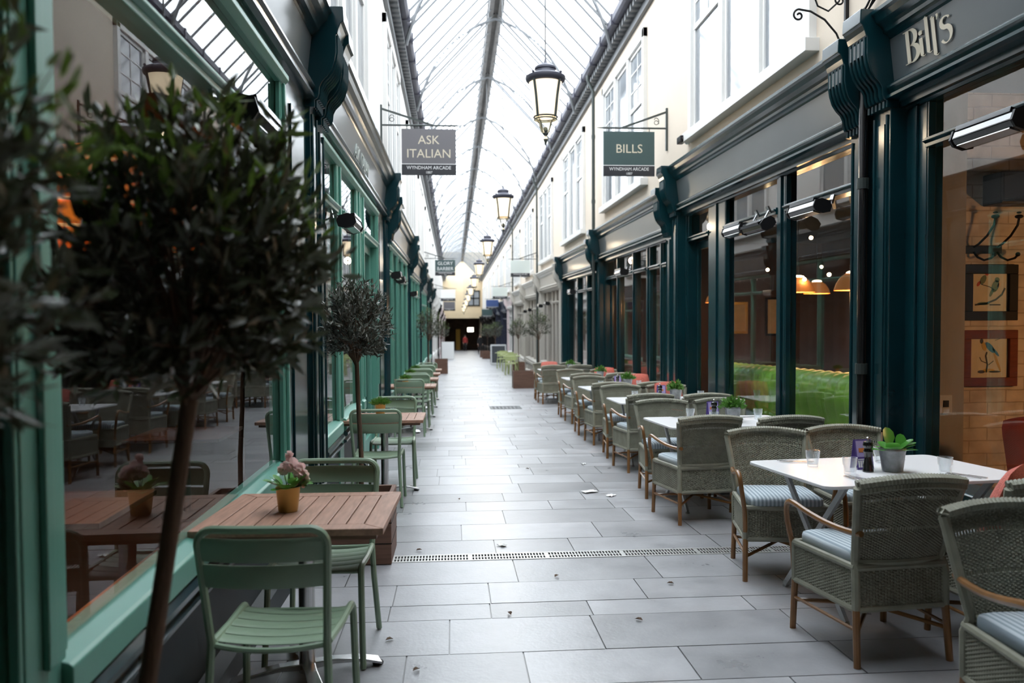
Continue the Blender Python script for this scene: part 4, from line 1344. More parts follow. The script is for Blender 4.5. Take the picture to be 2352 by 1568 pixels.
for x, y, t in [(-.72, 8.0, 'second'), (-.76, 12.9, 'third'), (-.80, 15.1, 'fourth'), (-.80, 17.2, 'fifth')]:
    place(gp, onT(x, y, .3), 'gold pot of fine green herb on the %s teak table' % t, 'gold pots on the teak tables')

# olive trees
olive_tree('olive_tree', 'large blurred standard olive tree before the mint window, trunk leaning', standM(-.76, 1.85),
           [(0, 0, .30), (.055, 0, .70), (.11, 0, 1.05), (.158, 0, 1.36)], (.175, -.01, 1.665), .31, .40, 260, 19, .056, 11,
           planter=(-.17, .28, -.22, .22, .40), stake=[(-.012, .024, .3), (.152, .024, 1.33)], trunk_r=.021, group='standard olive trees in planters')
olive_tree('olive_tree', 'out of focus olive crown cut by the frame edge, closest to camera', standM(-.80, 1.05),
           [(0, 0, .30), (0, 0, .8), (0, 0, 1.36)], (.0, .0, 1.70), .30, .46, 190, 19, .05, 12, planter=(-.10, .30, -.22, .22, .40), trunk_r=.017, young=.22, group='standard olive trees in planters')
olive_tree('olive_tree', 'small silver olive tree in timber planter behind the first teak table', standM(-.65, 5.55, 0, .004),
           [(.015, 0, .30), (.015, 0, .70), (0, 0, 1.0), (-.01, 0, 1.33)], (-.01, 0, 1.59), .235, .31, 230, 17, .044, 13, planter=(-.27, .235, -.24, .25, .44),
           mats=[M_['leaf_silver'], M_['leaf_silver']], trunk_r=.016, group='standard olive trees in planters')
SPL = [M_['leaf'], M_['leaf_young']]
olive_tree('olive_tree', 'olive tree against the mint frames beyond the sixth teak table', standM(-.68, 22.6), [(0, 0, .3), (0, 0, 1.4)], (0, 0, 1.85), .38, .48, 120, 14, .06, 14, planter=(-.25, .25, -.25, .25, .45), mats=SPL, group='standard olive trees in planters')
olive_tree('olive_tree', 'olive tree in timber planter at the white shop past the teal bays', standM(-.55, 38.0), [(0, 0, .3), (0, 0, 1.4)], (0, 0, 1.85), .42, .46, 110, 14, .07, 15, planter=(-.30, .30, -.30, .30, .5), mats=SPL, group='standard olive trees in planters')
olive_tree('olive_tree', 'olive tree before the stone grey shop, closer to the teal pilaster', standM(2.72, 25.4), [(0, 0, .3), (0, 0, 1.4)], (0, 0, 1.85), .40, .48, 110, 14, .06, 16, planter=(-.25, .25, -.25, .25, .45), mats=SPL, group='standard olive trees in planters')
olive_tree('olive_tree', 'olive tree before the stone grey shop, further from the teal pilaster', standM(2.76, 33.85), [(0, 0, .3), (0, 0, 1.4)], (0, 0, 1.85), .45, .48, 110, 14, .07, 17, planter=(-.25, .25, -.25, .25, .45), mats=SPL, group='standard olive trees in planters')
olive_tree('olive_tree', 'distant olive tree by the navy shop, closer of the two', standM(2.5, 47.5), [(0, 0, .3), (0, 0, 1.4)], (0, 0, 1.9), .50, .5, 80, 12, .10, 18, planter=(-.3, .3, -.3, .3, .5), mats=SPL, group='standard olive trees in planters')
olive_tree('olive_tree', 'distant olive tree by the navy shop, further of the two', standM(2.4, 56), [(0, 0, .3), (0, 0, 1.4)], (0, 0, 1.9), .55, .5, 80, 12, .12, 19, planter=(-.35, .35, -.35, .35, .5), mats=SPL, group='standard olive trees in planters')
def planter_box(x, y, w, h, lab):
    p = MB(); t = .03
    p.box(-w, w, -w, -w + t, 0, h); p.box(-w, w, w - t, w, 0, h); p.box(-w, -w + t, -w + t, w - t, 0, h); p.box(w - t, w, -w + t, w - t, 0, h)
    r = empty('timber_planter', lab, 'planter', M=standM(x, y))
    p.build('box', M_['crate'], r); s = MB(); s.box(-w + t, w - t, -w + t, w - t, .02, h - .06); s.build('soil', M_['soil'], r)
planter_box(2.05, 23.6, .30, .50, 'square reddish timber planter at the aisle edge by the stone grey shop')
# ------------------------------------------------------------------ hanging lanterns
def make_lantern():
    root = empty('hanging_lantern', 'x', 'lantern')
    b = MB()
    b.lathe([(.0, .0), (.012, .03), (.028, .075), (.018, .095), (.016, .115), (.034, .13), (.036, .145), (.02, .15), (.026, .165), (.026, .205), (.012, .215)], 16)
    b.build('finial', M_['iron'], root, smooth=True)
    rg = MB()
    ring = lambda z, r, t: rg.tube([(r*cos(2*pi*k/20), r*sin(2*pi*k/20), z) for k in range(20)], t, 6, closed=True)
    ring(.30, .125, .012); ring(.325, .135, .010)
    rg.build('lower_ring', M_['iron'], root, smooth=True)
    for k in range(4):
        a = pi/4 + k*pi/2
        st = MB()
        st.tube([(.125*cos(a), .125*sin(a), .30), (.09*cos(a), .09*sin(a), .27), (.075*cos(a), .075*sin(a), .22), (.05*cos(a), .05*sin(a), .16), (.03*cos(a), .03*sin(a), .14)], .009, 6)
        st.tube([(.14*cos(a), .14*sin(a), .31), (.17*cos(a), .17*sin(a), .55), (.205*cos(a), .205*sin(a), .73)], .015, 6)
        st.build('frame_bar', M_['iron'], root, smooth=True)
    g = MB(); g.lathe([(.118, .325), (.132, .34), (.162, .55), (.190, .72)], 24, cap=False)
    g.build('glass_shade', M_['lamp_glass'], root, smooth=True)
    c = MB(); c.lathe([(.195, .715), (.222, .735), (.232, .765), (.228, .785), (.18, .81), (.125, .83), (.115, .86), (.125, .868), (.122, .89), (.09, .915), (.04, .93), (.022, .945), (.008, .99)], 24)
    c.build('cap', M_['gutter'], root, smooth=True)
    f = MB()
    for k in range(4):
        a = pi/4 + k*pi/2; f.sphere((.222*cos(a), .222*sin(a), .80), .016, 7, 5); f.tube([(.222*cos(a), .222*sin(a), .77), (.222*cos(a), .222*sin(a), .80)], .008, 5)
    f.build('cap_knobs', M_['gutter'], root, smooth=True)
    ch = MB(); ch.tube([(0, 0, .98), (0, 0, 4.62)], .008, 5); ch.build('suspension_rod', M_['rib'], root)
    return root
lan = make_lantern()
NL = ['nearest', 'second', 'third', 'fourth', 'fifth', 'sixth', 'seventh', 'eighth', 'ninth', 'tenth']
for i in range(10):
    y = 9.27 + 7.75 * i
    z = 3.435 - .028 * (y - 9.27)
    place(lan, Matrix.Translation((1.08, y, z)), 'lit glass lantern hanging from the roof ridge, %s down the arcade' % NL[i], 'lanterns along the ridge')
    o = [q for q in SC.objects if q.type == 'EMPTY' and q.get('label', '').startswith('lit glass lantern') and q['label'].endswith(NL[i] + ' down the arcade')][0]
    rod = [q for q in o.children if q.name.startswith('suspension_rod')][0]
    ch = MB(); ch.tube([(0, 0, .98), (0, 0, 9.2 - .05 - K*y - z)], .008, 5); tmp = ch.build('rod', M_['rib']); rod.data = tmp.data; bpy.data.objects.remove(tmp)
    l = bpy.data.lights.new('lantern_light', 'POINT'); l.energy = 4; l.color = (1, .8, .55); l.shadow_soft_size = .1
    if i < 4:
        lo = bpy.data.objects.new('lantern_light', l); COL.objects.link(lo); lo.location = (1.08, y, z + .15)

# ------------------------------------------------------------------ writing
def text_mesh(txt, size, extr, align='CENTER', sx=1.0):
    cu = bpy.data.curves.new('t', 'FONT'); cu.body = txt; cu.size = size; cu.extrude = extr; cu.align_x = align; cu.resolution_u = 3
    o = bpy.data.objects.new('t', cu); COL.objects.link(o)
    bpy.context.view_layer.update()
    me = bpy.data.meshes.new_from_object(o.evaluated_get(bpy.context.evaluated_depsgraph_get()))
    bpy.data.objects.remove(o); bpy.data.curves.remove(cu)
    for v in me.vertices: v.co.x *= sx
    return me
def letters(txt, size, M, m, parent, name='lettering', extr=.0015, align='CENTER', sx=1.0):
    me = text_mesh(txt, size, extr, align, sx); me.materials.clear(); me.materials.append(m)
    o = bpy.data.objects.new(name, me); COL.objects.link(o); o.parent = parent
    o.matrix_local = M
    return o

def hanging_sign(S, y, xs, zt, w, h, lines, mp, mt, label, size=.13, mb=None, wallx=None, bracket=True):
    """projecting sign board on an iron wall bracket; the board faces up and down the arcade"""
    xc = (xs[0] + xs[1]) / 2
    root = empty('hanging_sign', label, 'sign', 'projecting shop signs', M=Matrix.Translation((xc, y, zt)))
    s = S.sg
    xw = (wallx if wallx is not None else (-1.08 if S is LEFT else 3.27)) - xc
    b = MB()
    b.box(xw, xw + s*.03, -.02, .02, -.28, .36)
    tipx = s * (w/2 + .10)
    b.tube([(xw, 0, .055), (tipx - s*.12, 0, .055), (tipx, 0, .055)], [.014, .014, .003], 8)
    b.bar((xw + s*.02, 0, .30), (xw + s*(.02 + .62*abs(tipx - xw)), 0, .06), .016, .03)
    pts = []
    for k in range(26):
        a = k/25*2*pi*1.5
        pts.append((xw + s*(.17 + .035*cos(a)*(1 if k < 13 else 1)), 0, .15 + (.04*sin(a) if k < 13 else .04*sin(a)) - .03*(k/25 - .5)*2))
    b.tube(pts, .006, 5)
    for q in (-1, 1): b.tube([(q*w*.4, 0, .055), (q*w*.4, 0, -.01)], .006, 5)
    b.build('bracket', M_['iron'], root, smooth=True)
    p = MB(); p.box(-w/2, w/2, -.014, .014, -h, 0); bd = p.build('sign_board', mp, root, bevel=.003)
    hb = h * .235
    q = MB(); q.box(-w/2 - .001, w/2 + .001, -.0155, .0155, -h, -h + hb); q.build('name_band', mb or M_['sign_dark'], bd)
    q = MB(); q.box(-w/2 - .001, w/2 + .001, -.0158, .0158, -h + hb - .004, -h + hb + .006); q.build('dividing_line', M_['letter_white'], bd)
    RX = Matrix.Rotation(pi/2, 4, 'X')
    n = len(lines)
    mid = -(h - hb) / 2
    for k, t in enumerate(lines):
        zz = mid + ((n - 1)/2 - k) * size * 1.12 - size * .35
        letters(t, size, Matrix.Translation((0, -.0165, zz)) @ RX, mt, bd)
    letters('WYNDHAM ARCADE', hb * .44, Matrix.Translation((0, -.0170, -h + hb*.52)) @ RX, M_['letter_white'], bd, sx=.95 * w / .80)
    letters('1887', hb * .32, Matrix.Translation((0, -.0170, -h + hb*.12)) @ RX, M_['letter_white'], bd)
    return root
hanging_sign(LEFT, 12.5, (-.762, .069), 4.345, .83, .70, ['ASK', 'ITALIAN'], M_['sign_grey'], M_['letter'], 'grey hanging sign with two lines of cream capitals over the sage chairs', size=.185)
hanging_sign(RIGHT, 12.1, (2.286, 3.067), 4.25, .78, .667, ['BILLS'], M_['sign_green'], M_['letter'], 'dark green hanging sign with one cream word over the wicker chairs', size=.185)
hanging_sign(LEFT, 30.0, (-.63, .10), 3.53, .74, .58, ['GLORY', 'BARBER'], M_['sign_green'], M_['letter_white'], 'small dark green hanging sign with two lines, further down the white wall', size=.175)
hanging_sign(RIGHT, 31.0, (2.24, 2.98), 3.578, .74, .63, [], M_['sign_pale'], M_['letter'], 'pale grey green hanging sign by the stone grey shops')
hanging_sign(LEFT, 45.0, (-.62, .12), 2.90, .80, .62, [], M_['white'], M_['letter'], 'white hanging sign by the white shop, beyond the small green one')
hanging_sign(LEFT, 56.0, (-.60, .14), 2.40, .80, .62, [], M_['sign_grey'], M_['letter'], 'grey hanging sign lower behind the white one')
hanging_sign(RIGHT, 44.0, (2.2, 2.98), 2.98, .80, .62, [], M_['sign_pale'], M_['letter'], 'pale hanging sign at the pale pink shop')
hanging_sign(RIGHT, 52.0, (2.15, 2.95), 2.45, .80, .58, [], M_['sign_blue'], M_['letter'], 'blue hanging sign at the navy shop')
hanging_sign(RIGHT, 60.0, (2.15, 2.95), 1.9, .80, .62, [], M_['sign_green'], M_['letter'], 'dark green hanging sign far down by the dark shops')

# hand-drawn fascia name on the near teal bay: thick stems and hairlines
def stroke(b, pts, ws, dep=.004):
    """flat ribbon of varying width in the X-Z plane, raised by dep"""
    n = len(pts); L = []; Rr = []
    for i in range(n):
        a = Vector((*pts[max(i-1, 0)], 0)); c = Vector((*pts[min(i+1, n-1)], 0))
        d = (c - a).normalized(); nn = Vector((-d.y, d.x, 0)) * ws[i] / 2
        p = Vector((*pts[i], 0)); L.append(p + nn); Rr.append(p - nn)
    vs = [(p.x, -dep, p.y) for p in L] + [(p.x, -dep, p.y) for p in Rr] + [(p.x, 0, p.y) for p in L] + [(p.x, 0, p.y) for p in Rr]
    fs = []
    for i in range(n - 1):
        fs += [(i, i+1, n+i+1, n+i), (2*n+i, 3*n+i, 3*n+i+1, 2*n+i+1), (i, 2*n+i, 2*n+i+1, i+1), (n+i, n+i+1, 3*n+i+1, 3*n+i)]
    fs += [(0, n, 3*n, 2*n), (n-1, 3*n-1, 4*n-1, 2*n-1)]
    b.add(vs, fs)
def arc(cx, cz, rx, rz, a0, a1, n=12): return [(cx + rx*cos(radians(a0 + (a1-a0)*k/n)), cz + rz*sin(radians(a0 + (a1-a0)*k/n))) for k in range(n+1)]
def fat(n, lo, hi, p=1.0): return [lo + (hi - lo) * sin(pi*k/n)**p for k in range(n+1)]
def bills():
    root = empty('fascia_lettering', 'cream painted name on the fascia over the brick-walled window', 'shop sign')
    G_ = []
    b = MB(); stroke(b, [(.035, 0), (.035, .24)], [.030, .030]); stroke(b, [(.0, .238), (.075, .236)], [.006, .006]); stroke(b, [(.0, .004), (.075, .004)], [.006, .006])
    stroke(b, arc(.055, .180, .052, .057, 90, -90), fat(12, .006, .034)); stroke(b, arc(.055, .064, .066, .062, 90, -90), fat(12, .006, .038)); G_.append(b)
    b = MB(); stroke(b, [(.150, .012), (.150, .135)], [.028, .028]); stroke(b, arc(.165, .016, .015, .014, 180, 330, 6), [.022, .014, .009, .006, .005, .004, .003]); stroke(b, arc(.150, .172, .008, .008, 0, 360), [.018]*13); G_.append(b)
    b = MB(); stroke(b, [(.205, .012), (.205, .255)], [.028, .028]); stroke(b, arc(.220, .016, .015, .014, 180, 330, 6), [.022, .014, .009, .006, .005, .004, .003]); stroke(b, [(.185, .250), (.205, .262)], [.004, .010]); G_.append(b)
    b = MB(); stroke(b, [(.258, -.03), (.258, .225)], [.028, .028]); stroke(b, arc(.273, -.026, .015, .014, 180, 330, 6), [.022, .014, .009, .006, .005, .004, .003]); stroke(b, [(.238, .222), (.258, .234)], [.004, .010]); G_.append(b)
    b = MB(); stroke(b, [(.293, .235), (.298, .22), (.290, .196)], [.018, .014, .004]); G_.append(b)
    s_ = arc(.355, .150, .034, .036, 30, 250, 10) + arc(.352, .062, .040, .054, 70, -150, 12)
    b = MB(); stroke(b, s_, [.016, .012, .009, .010, .014, .020, .024, .027, .030, .031, .031] + [.031, .031, .030, .028, .024, .019, .014, .010, .008, .009, .012, .016, .018]); G_.append(b)
    for g in G_:
        g.build('letter', M_['letter'], root)
    return root
bl = bills()
# fascia board leans out towards its top: the letters lie on it
bl.matrix_world = Matrix.Translation((3.153, 5.43, 3.21)) @ Matrix.Rotation(-pi/2, 4, 'Z') @ Matrix.Rotation(radians(7), 4, 'X') @ Matrix.Diagonal((1.32, 1, .92, 1))
fl = empty('fascia_lettering', 'pale capitals along the grey fascia over the second mint shopfront', 'shop sign',
           M=Matrix.Translation((-.988, 9.0, 3.12)) @ Matrix.Rotation(pi/2, 4, 'Z') @ Matrix.Rotation(pi/2 + radians(7), 4, 'X'))
letters('ASK  ITALIAN', .20, Matrix.Identity(4), M_['sign_pale'], fl, 'lettering', extr=.006, sx=1.1)

# ------------------------------------------------------------------ infrared heaters under the transoms
def make_heater(L, name='patio_heater'):
    root = empty(name, 'x', 'heater')
    prof = []
    for k in range(9):
        a = radians(200 - k*27.5)
        prof.append((.085*cos(a) + .04, .055*sin(a)))
    b = MB(); b.extrude([(-.075, -.02, 0), (-.07, .03, 0), (-.02, .055, 0), (.05, .05, 0), (.075, .015, 0), (.07, -.03, 0), (.02, -.055, 0), (-.045, -.05, 0)], (0, 0, L))
    b.xf(Matrix(((1,0,0,0),(0,0,1,-L/2),(0,1,0,0),(0,0,0,1))))
    b.build('housing', M_['black_gloss'], root, bevel=.006)
    t = MB(); t.box(-.045, .045, -L/2 + .04, L/2 - .04, .050, .0575); t.build('top_plate', M_['chrome'], root, bevel=.004)
    r = MB()
    for k in range(5):
        r.box(-.078 + .0, -.055 + k*.013, -L/2 + .02, L/2 - .02, .030 + k*.0055, .0345 + k*.0055)
    r.build('cooling_ribs', M_['black_gloss'], root)
    for q in (-1, 1):
        e = MB(); e.extrude([(-.08, q*(L/2 + .001), -.025), (-.075, q*(L/2 + .001), .034), (-.02, q*(L/2 + .001), .06), (.055, q*(L/2 + .001), .055), (.08, q*(L/2 + .001), .015), (.075, q*(L/2 + .001), -.034), (.02, q*(L/2 + .001), -.06), (-.05, q*(L/2 + .001), -.055)], (0, q*.018, 0))
        e.build('end_cap', M_['black'], root)
    for q in (-.3, .3):
        a = MB(); a.bar((.03, q*L, .04), (.12, q*L, .10), .03, .012); a.box(.11, .125, q*L - .03, q*L + .03, .06, .14)
        a.build('mounting_bracket', M_['chrome'], root)
    g = MB(); g.box(-.05, .015, -L/2 + .03, L/2 - .03, -.0585, -.052); g.build('reflector', M_['chrome'], root)
    return root
def heater(proto, x, y, z, sg, tilt, label):
    M = Matrix.Translation((x, y, z)) @ Matrix.Rotation(0 if sg < 0 else pi, 4, 'Z') @ Matrix.Rotation(tilt, 4, 'Y')
    return place(proto, M, label, 'infrared heaters under the transom bars')
h1 = make_heater(.52)
heater(h1, 3.10, 4.45, 2.545, -1, .25, 'black ribbed heater over the brick-walled window')
heater(h1, 3.10, 6.85, 2.40, -1, .25, 'black ribbed heater on the first pane past the downpipe')
heater(h1, 3.10, 8.62, 2.40, -1, .25, 'black ribbed heater on the pane further from the downpipe, near its door end')
heater(h1, 3.10, 8.02, 2.385, -1, -.5, 'dark heater tilted up beside the door-end heater, over the mullion')
heater(h1, -.88, 3.72, 2.36, 1, .2, 'black heater on the mint transom behind the large olive crown')
heater(h1, -.88, 7.1, 2.29, 1, .2, 'black heater on the second mint shopfront by its door')
heater(h1, -.88, 12.95, 2.12, 1, .2, 'small heater on the third mint shopfront, closer of its pair')
heater(h1, -.88, 14.0, 2.09, 1, .2, 'small heater on the third mint shopfront, further of its pair')
heater(h1, -.88, 18.7, 1.98, 1, .2, 'small distant heater on the fourth mint shopfront')
heater(h1, 3.02, 14.3, 2.24, -1, .2, 'heater on the third teal shopfront near its mullion')
heater(h1, 3.02, 20.4, 2.06, -1, .2, 'distant heater on the fourth teal shopfront')
for k, y in enumerate((25.2, 27.2, 31.2, 33.2)):
    heater(h1, 3.02, y + .6, 2.55 - .028*y*1.0, -1, .2, 'distant black heater on the stone grey shops, %s from the teal bays' % ORD[k])

# ------------------------------------------------------------------ pipes, camera, scroll bracket, cables
for k, y in enumerate((5.91, 17.475, 29.30, 41.28)):
    r = empty('downpipe', 'black rainwater pipe, %s along the cream wall' % ORD[k], 'downpipe', 'rainwater pipes on the cream wall', M=Matrix.Translation((3.10 if k == 0 else 3.08, y, fz(y))))
    top = 7.0 - K*y - fz(y)
    p = MB()
    if k == 0: p.tube([(0, 0, .02), (0, 0, 3.35), (.04, 0, 3.5), (.04, 0, 3.75)], .034, 10)
    else: p.tube([(0, 0, .02), (0, 0, top - .35), (-.12, 0, top - .1), (-.12, 0, top)], .036, 10)
    p.build('pipe', M_['black_gloss'] if k == 0 else M_['iron'], r, smooth=True)
    for zz in ((1.2, 2.6) if k == 0 else (2.2, 4.4, 5.8)):
        c = MB(); c.lathe([(.044, zz), (.044, zz + .08)], 12); c.build('pipe_collar', M_['iron'], r)
def cctv():
    r = empty('security_camera', 'small black security camera on the cream wall above the cornice', 'security camera', M=Matrix.Translation((3.27, 10.98, 3.876)))
    b = MB(); b.lathe([(.045, 0), (.045, .04), (.03, .06)], 14); b.xf(Matrix.Rotation(-pi/2, 4, 'Y')); b.build('mount', M_['white'], r, smooth=True)
    a = MB(); a.tube([(-.05, 0, 0), (-.10, -.02, 0)], .016, 8); a.build('arm', M_['white'], r, smooth=True)
    c = MB(); c.box(-.17, -.09, -.17, .02, -.045, .045); c.build('body', M_['black'], r, bevel=.008)
    l = MB(); l.lathe([(.026, 0), (.026, .008), (.018, .010)], 14); l.xf(Matrix.Translation((-.13, -.17, 0)) @ Matrix.Rotation(pi/2, 4, 'X')); l.build('lens', M_['black_gloss'], r, smooth=True)
cctv()
def scroll_bracket():
    r = empty('scroll_bracket', 'wrought iron scroll bracket high on the cream wall', 'bracket', M=Matrix.Translation((3.27, 6.50, 3.62)))
    b = MB(); b.box(-.03, 0, -.015, .015, -.02, 1.35)
    b.tube([(-.03, 0, 1.3), (-1.0, 0, 1.3)], .010, 6)
    def spiral(cx, cz, r0, turns, a0, n=22, s=1): return [(cx + r0*(1-.8*k/n)*cos(a0 + s*turns*2*pi*k/n), 0, cz + r0*(1-.8*k/n)*sin(a0 + s*turns*2*pi*k/n)) for k in range(n+1)]
    big = [(-.04, 0, .05), (-.10, 0, .18), (-.20, 0, .29), (-.32, 0, .355), (-.42, 0, .37)]
    b.tube(big + spiral(-.42, .32, .05, 1.2, pi/2)[1:], .009, 6)
    b.tube([(-.03, 0, .62), (-.08, 0, .44), (-.17, 0, .36), (-.26, 0, .40), (-.30, 0, .50), (-.26, 0, .58), (-.20, 0, .56)], .008, 6)
    b.tube(spiral(-.07, .45, .06, 1.3, 0), .008, 6)
    b.tube(spiral(-.08, .03, .05, 1.3, 0), .008, 6)
    b.build('ironwork', M_['black'], r, smooth=True)
scroll_bracket()
def cables():
    b = MB()
    rr = random.Random(2)
    for k in range(4):
        pts = [(3.26 - .02*k, 6.35, 3.72)]
        for q in range(1, 8): pts.append((3.24 - .01*k + rr.uniform(-.015, .015), 6.35 - q*.12, 3.72 + q*.065 + .012*k + rr.uniform(-.012, .012)))
        b.tube(pts, .008, 6)
    setp(b.build('cable_bundle', M_['black'], smooth=True), 'loose bundle of black cables climbing the wall behind the corbels', 'cable')
cables()

# ------------------------------------------------------------------ inside the brick room, behind the near window
YB = 6.02
def frame_picture(name, x0, x1, z0, z1, y, mf, fw, label, art=None):
    r = empty(name, label, 'picture', M=Matrix.Translation(((x0 + x1)/2, y, z0)))
    w = (x1 - x0)/2; h = z1 - z0
    f = MB(); d = .035
    for (a, c, e, g) in ((-w, w, 0, fw), (-w, w, h - fw, h), (-w, -w + fw, fw, h - fw), (w - fw, w, fw, h - fw)): f.box(a, c, -d, 0, e, g)
    f.build('frame', mf, r, bevel=.004)
    p = MB(); p.box(-w + fw, w - fw, -.012, -.004, fw, h - fw); pr = p.build('print', M_['paper'], r)
    if art: art(pr, w - fw, fw, h - 2*fw)
    return r
M_['bird_green'] = mat('print_olive_green', (.13,.15,.045), .8); M_['bird_red'] = mat('print_red', (.42,.07,.03), .8)
M_['bird_blue'] = mat('print_blue', (.05,.16,.30), .8); M_['bird_yellow'] = mat('print_ochre', (.50,.29,.05), .8); M_['bird_dark'] = mat('print_dark_brown', (.05,.035,.02), .8)
def blob(b, cx, cz, rx, rz, rot=0, n=14):
    pts = []
    for k in range(n):
        a = 2*pi*k/n; x, z = rx*cos(a), rz*sin(a)
        pts.append((cx + x*cos(rot) - z*sin(rot), -.0125, cz + x*sin(rot) + z*cos(rot)))
    b.extrude(pts, (0, -.001, 0))
def st2(b, pts, w): 
    c = MB(); stroke(c, pts, [w]*len(pts), .001); b.add([(x, y - .0125, z) for x, y, z in c.v], c.f)
def two_birds(p, w, z0, h):
    def L(m, f, n):
        b = MB(); f(b); b.build(n, m, p)
    L(M_['bird_dark'], lambda b: (st2(b, [(-.12, z0+.05), (-.03, z0+.06), (.05, z0+.09), (.10, z0+.13), (.125, z0+.18)], .014), st2(b, [(-.07, z0+.21), (.0, z0+.19), (.05, z0+.16)], .006), st2(b, [(.0, z0+.05), (.09, z0+.05)], .010)), 'branch_drawing')
    L(M_['bird_green'], lambda b: (blob(b, -.055, z0+.245, .022, .040, -.5), blob(b, .045, z0+.195, .028, .050, -.35), blob(b, .015, z0+.145, .012, .035, -.4), blob(b, .06, z0+.245, .020, .020), blob(b, -.05, z0+.06, .05, .012)), 'bird_drawing')
    L(M_['bird_red'], lambda b: (blob(b, -.025, z0+.292, .015, .014), blob(b, -.09, z0+.215, .012, .024, -.6), blob(b, .068, z0+.20, .008, .022, -.3)), 'bird_detail')
def macaw(p, w, z0, h):
    def L(m, f, n):
        b = MB(); f(b); b.build(n, m, p)
    L(M_['bird_dark'], lambda b: (st2(b, [(-.02, z0+.04), (-.01, z0+.10), (-.025, z0+.17), (-.015, z0+.20)], .013), st2(b, [(-.01, z0+.11), (-.06, z0+.13), (-.075, z0+.16)], .006), st2(b, [(.0, z0+.10), (.04, z0+.13)], .006), st2(b, [(.05, z0+.29), (.11, z0+.31)], .003), blob(b, -.06, z0+.285, .014, .020), blob(b, .05, z0+.045, .05, .008), blob(b, -.06, z0+.045, .03, .012)), 'branch_drawing')
    L(M_['bird_blue'], lambda b: (blob(b, .01, z0+.235, .022, .055, .75), blob(b, .055, z0+.20, .010, .045, .7)), 'bird_drawing')
    L(M_['bird_yellow'], lambda b: (blob(b, -.04, z0+.245, .018, .036, .3), blob(b, .07, z0+.12, .010, .085, .38), blob(b, .0, z0+.055, .05, .014)), 'bird_detail')
frame_picture('framed_picture', 3.965, 4.405, 1.435, 1.87, YB, M_['dark_wood'], .072, 'black framed print of two green birds on the brick wall', two_birds)
frame_picture('framed_picture', 3.960, 4.41, .92, 1.36, YB, M_['red_wood'], .068, 'mahogany framed print of a blue and yellow parrot, below the black frame', macaw)
def coat_hook():
    r = empty('coat_hook', 'dark iron coat hook rail above the framed bird prints', 'coat hook', M=Matrix.Translation((4.10, YB, 1.985)))
    b = MB(); b.box(-.17, .17, -.03, 0, -.03, .03); b.build('rail', M_['dark_wood'], r, bevel=.004)
    for q in (-.06, .13):
        h = MB()
        h.tube([(q, -.03, .02), (q + .01, -.07, .04), (q + .05, -.11, .10), (q + .09, -.13, .18), (q + .10, -.13, .235)], .009, 7)
        h.sphere((q + .10, -.13, .245), .030, 10, 6, (1, 1, .55)); h.sphere((q + .10, -.13, .275), .018, 8, 5, (1, 1, .5))
        h.tube([(q, -.03, -.02), (q + .01, -.06, -.06), (q + .05, -.08, -.085), (q + .10, -.09, -.07), (q + .125, -.09, -.045)], .009, 7)
        h.sphere((q + .125, -.09, -.04), .018, 8, 5)
        h.build('hook', M_['dark_wood'], r, smooth=True)
coat_hook()
b = MB(); b.box(3.62, 3.90, 5.88, 6.0, -.12, 3.2)
struct(b.build('wall_pier', M_['pier']), 'whitewashed plaster pier beside the brick wall inside the near window', 'wall')
def speaker():
    r = empty('wall_speaker', 'black box speaker high on the brick wall', 'speaker', M=Matrix.Translation((4.36, YB - .10, 2.32)))
    b = MB(); b.box(-.24, .24, -.12, .10, 0, .24); b.build('cabinet', M_['black'], r, bevel=.01)
    g = MB(); g.box(-.22, .22, -.126, -.12, .02, .22); g.build('grille', M_['dark_wood'], r)
speaker()
def socket(x, z, lab):
    r = empty('wall_socket', lab, 'socket', M=Matrix.Translation((x, 5.88, z)))
    b = MB(); b.box(-.05, .05, -.03, 0, -.07, .07); b.build('box', M_['stone'], r, bevel=.004)
    q = MB(); q.box(-.02, .02, -.036, -.03, -.02, .03); q.build('switch', M_['black'], r)
socket(3.74, .80, 'grey switch box on the plaster pier')
def red_chair():
    r = empty('leather_chair', 'oxblood leather dining chair inside the brick-walled window', 'chair', M=Matrix.Translation((4.10, 5.30, -.12)) @ Matrix.Rotation(-.25, 4, 'Z'))
    b = MB(); n = 8; vs = []; fs = []
    for s in (0, 1):
        for i in range(n + 1):
            for j in range(n + 1):
                u, v = 2*i/n - 1, j/n
                w = .23 + .02*v
                vs.append((u*w*(1 - .08*(max(0, v - .85)/.15)), .02 + .05*u*u*-1 + .10*v + (.0 if s else -.055*(1-u**4)*(1 if 0 < j < n else .4)), .46 + .42*v - .03*u*u*v))
    m = (n+1)**2
    for i in range(n):
        for j in range(n):
            a = i*(n+1)+j; fs.append((a, a+n+1, a+n+2, a+1)); fs.append((m+a, m+a+1, m+a+n+2, m+a+n+1))
    for i in range(n):
        fs.append((i*(n+1), m+i*(n+1), m+(i+1)*(n+1), (i+1)*(n+1))); fs.append((i*(n+1)+n, (i+1)*(n+1)+n, m+(i+1)*(n+1)+n, m+i*(n+1)+n))
        fs.append((i, i+1, m+i+1, m+i)); fs.append((n*(n+1)+i, m+n*(n+1)+i, m+n*(n+1)+i+1, n*(n+1)+i+1))
    b.add(vs, fs); b.build('backrest', M_['red_leather'], r, smooth=True, angle=1.2)
    s = MB(); s.box(-.23, .23, -.45, .0, .40, .49); s.build('seat', M_['red_leather'], r, bevel=.03)
    for sx in (-1, 1):
        for sy in (-.42, -.02):
            l = MB(); l.tube([(sx*.2, sy, .42), (sx*.21, sy + (.03 if sy > -.1 else -.03), 0)], [.02, .013], 8); l.build('leg', M_['dark_wood'], r, smooth=True)
red_chair()

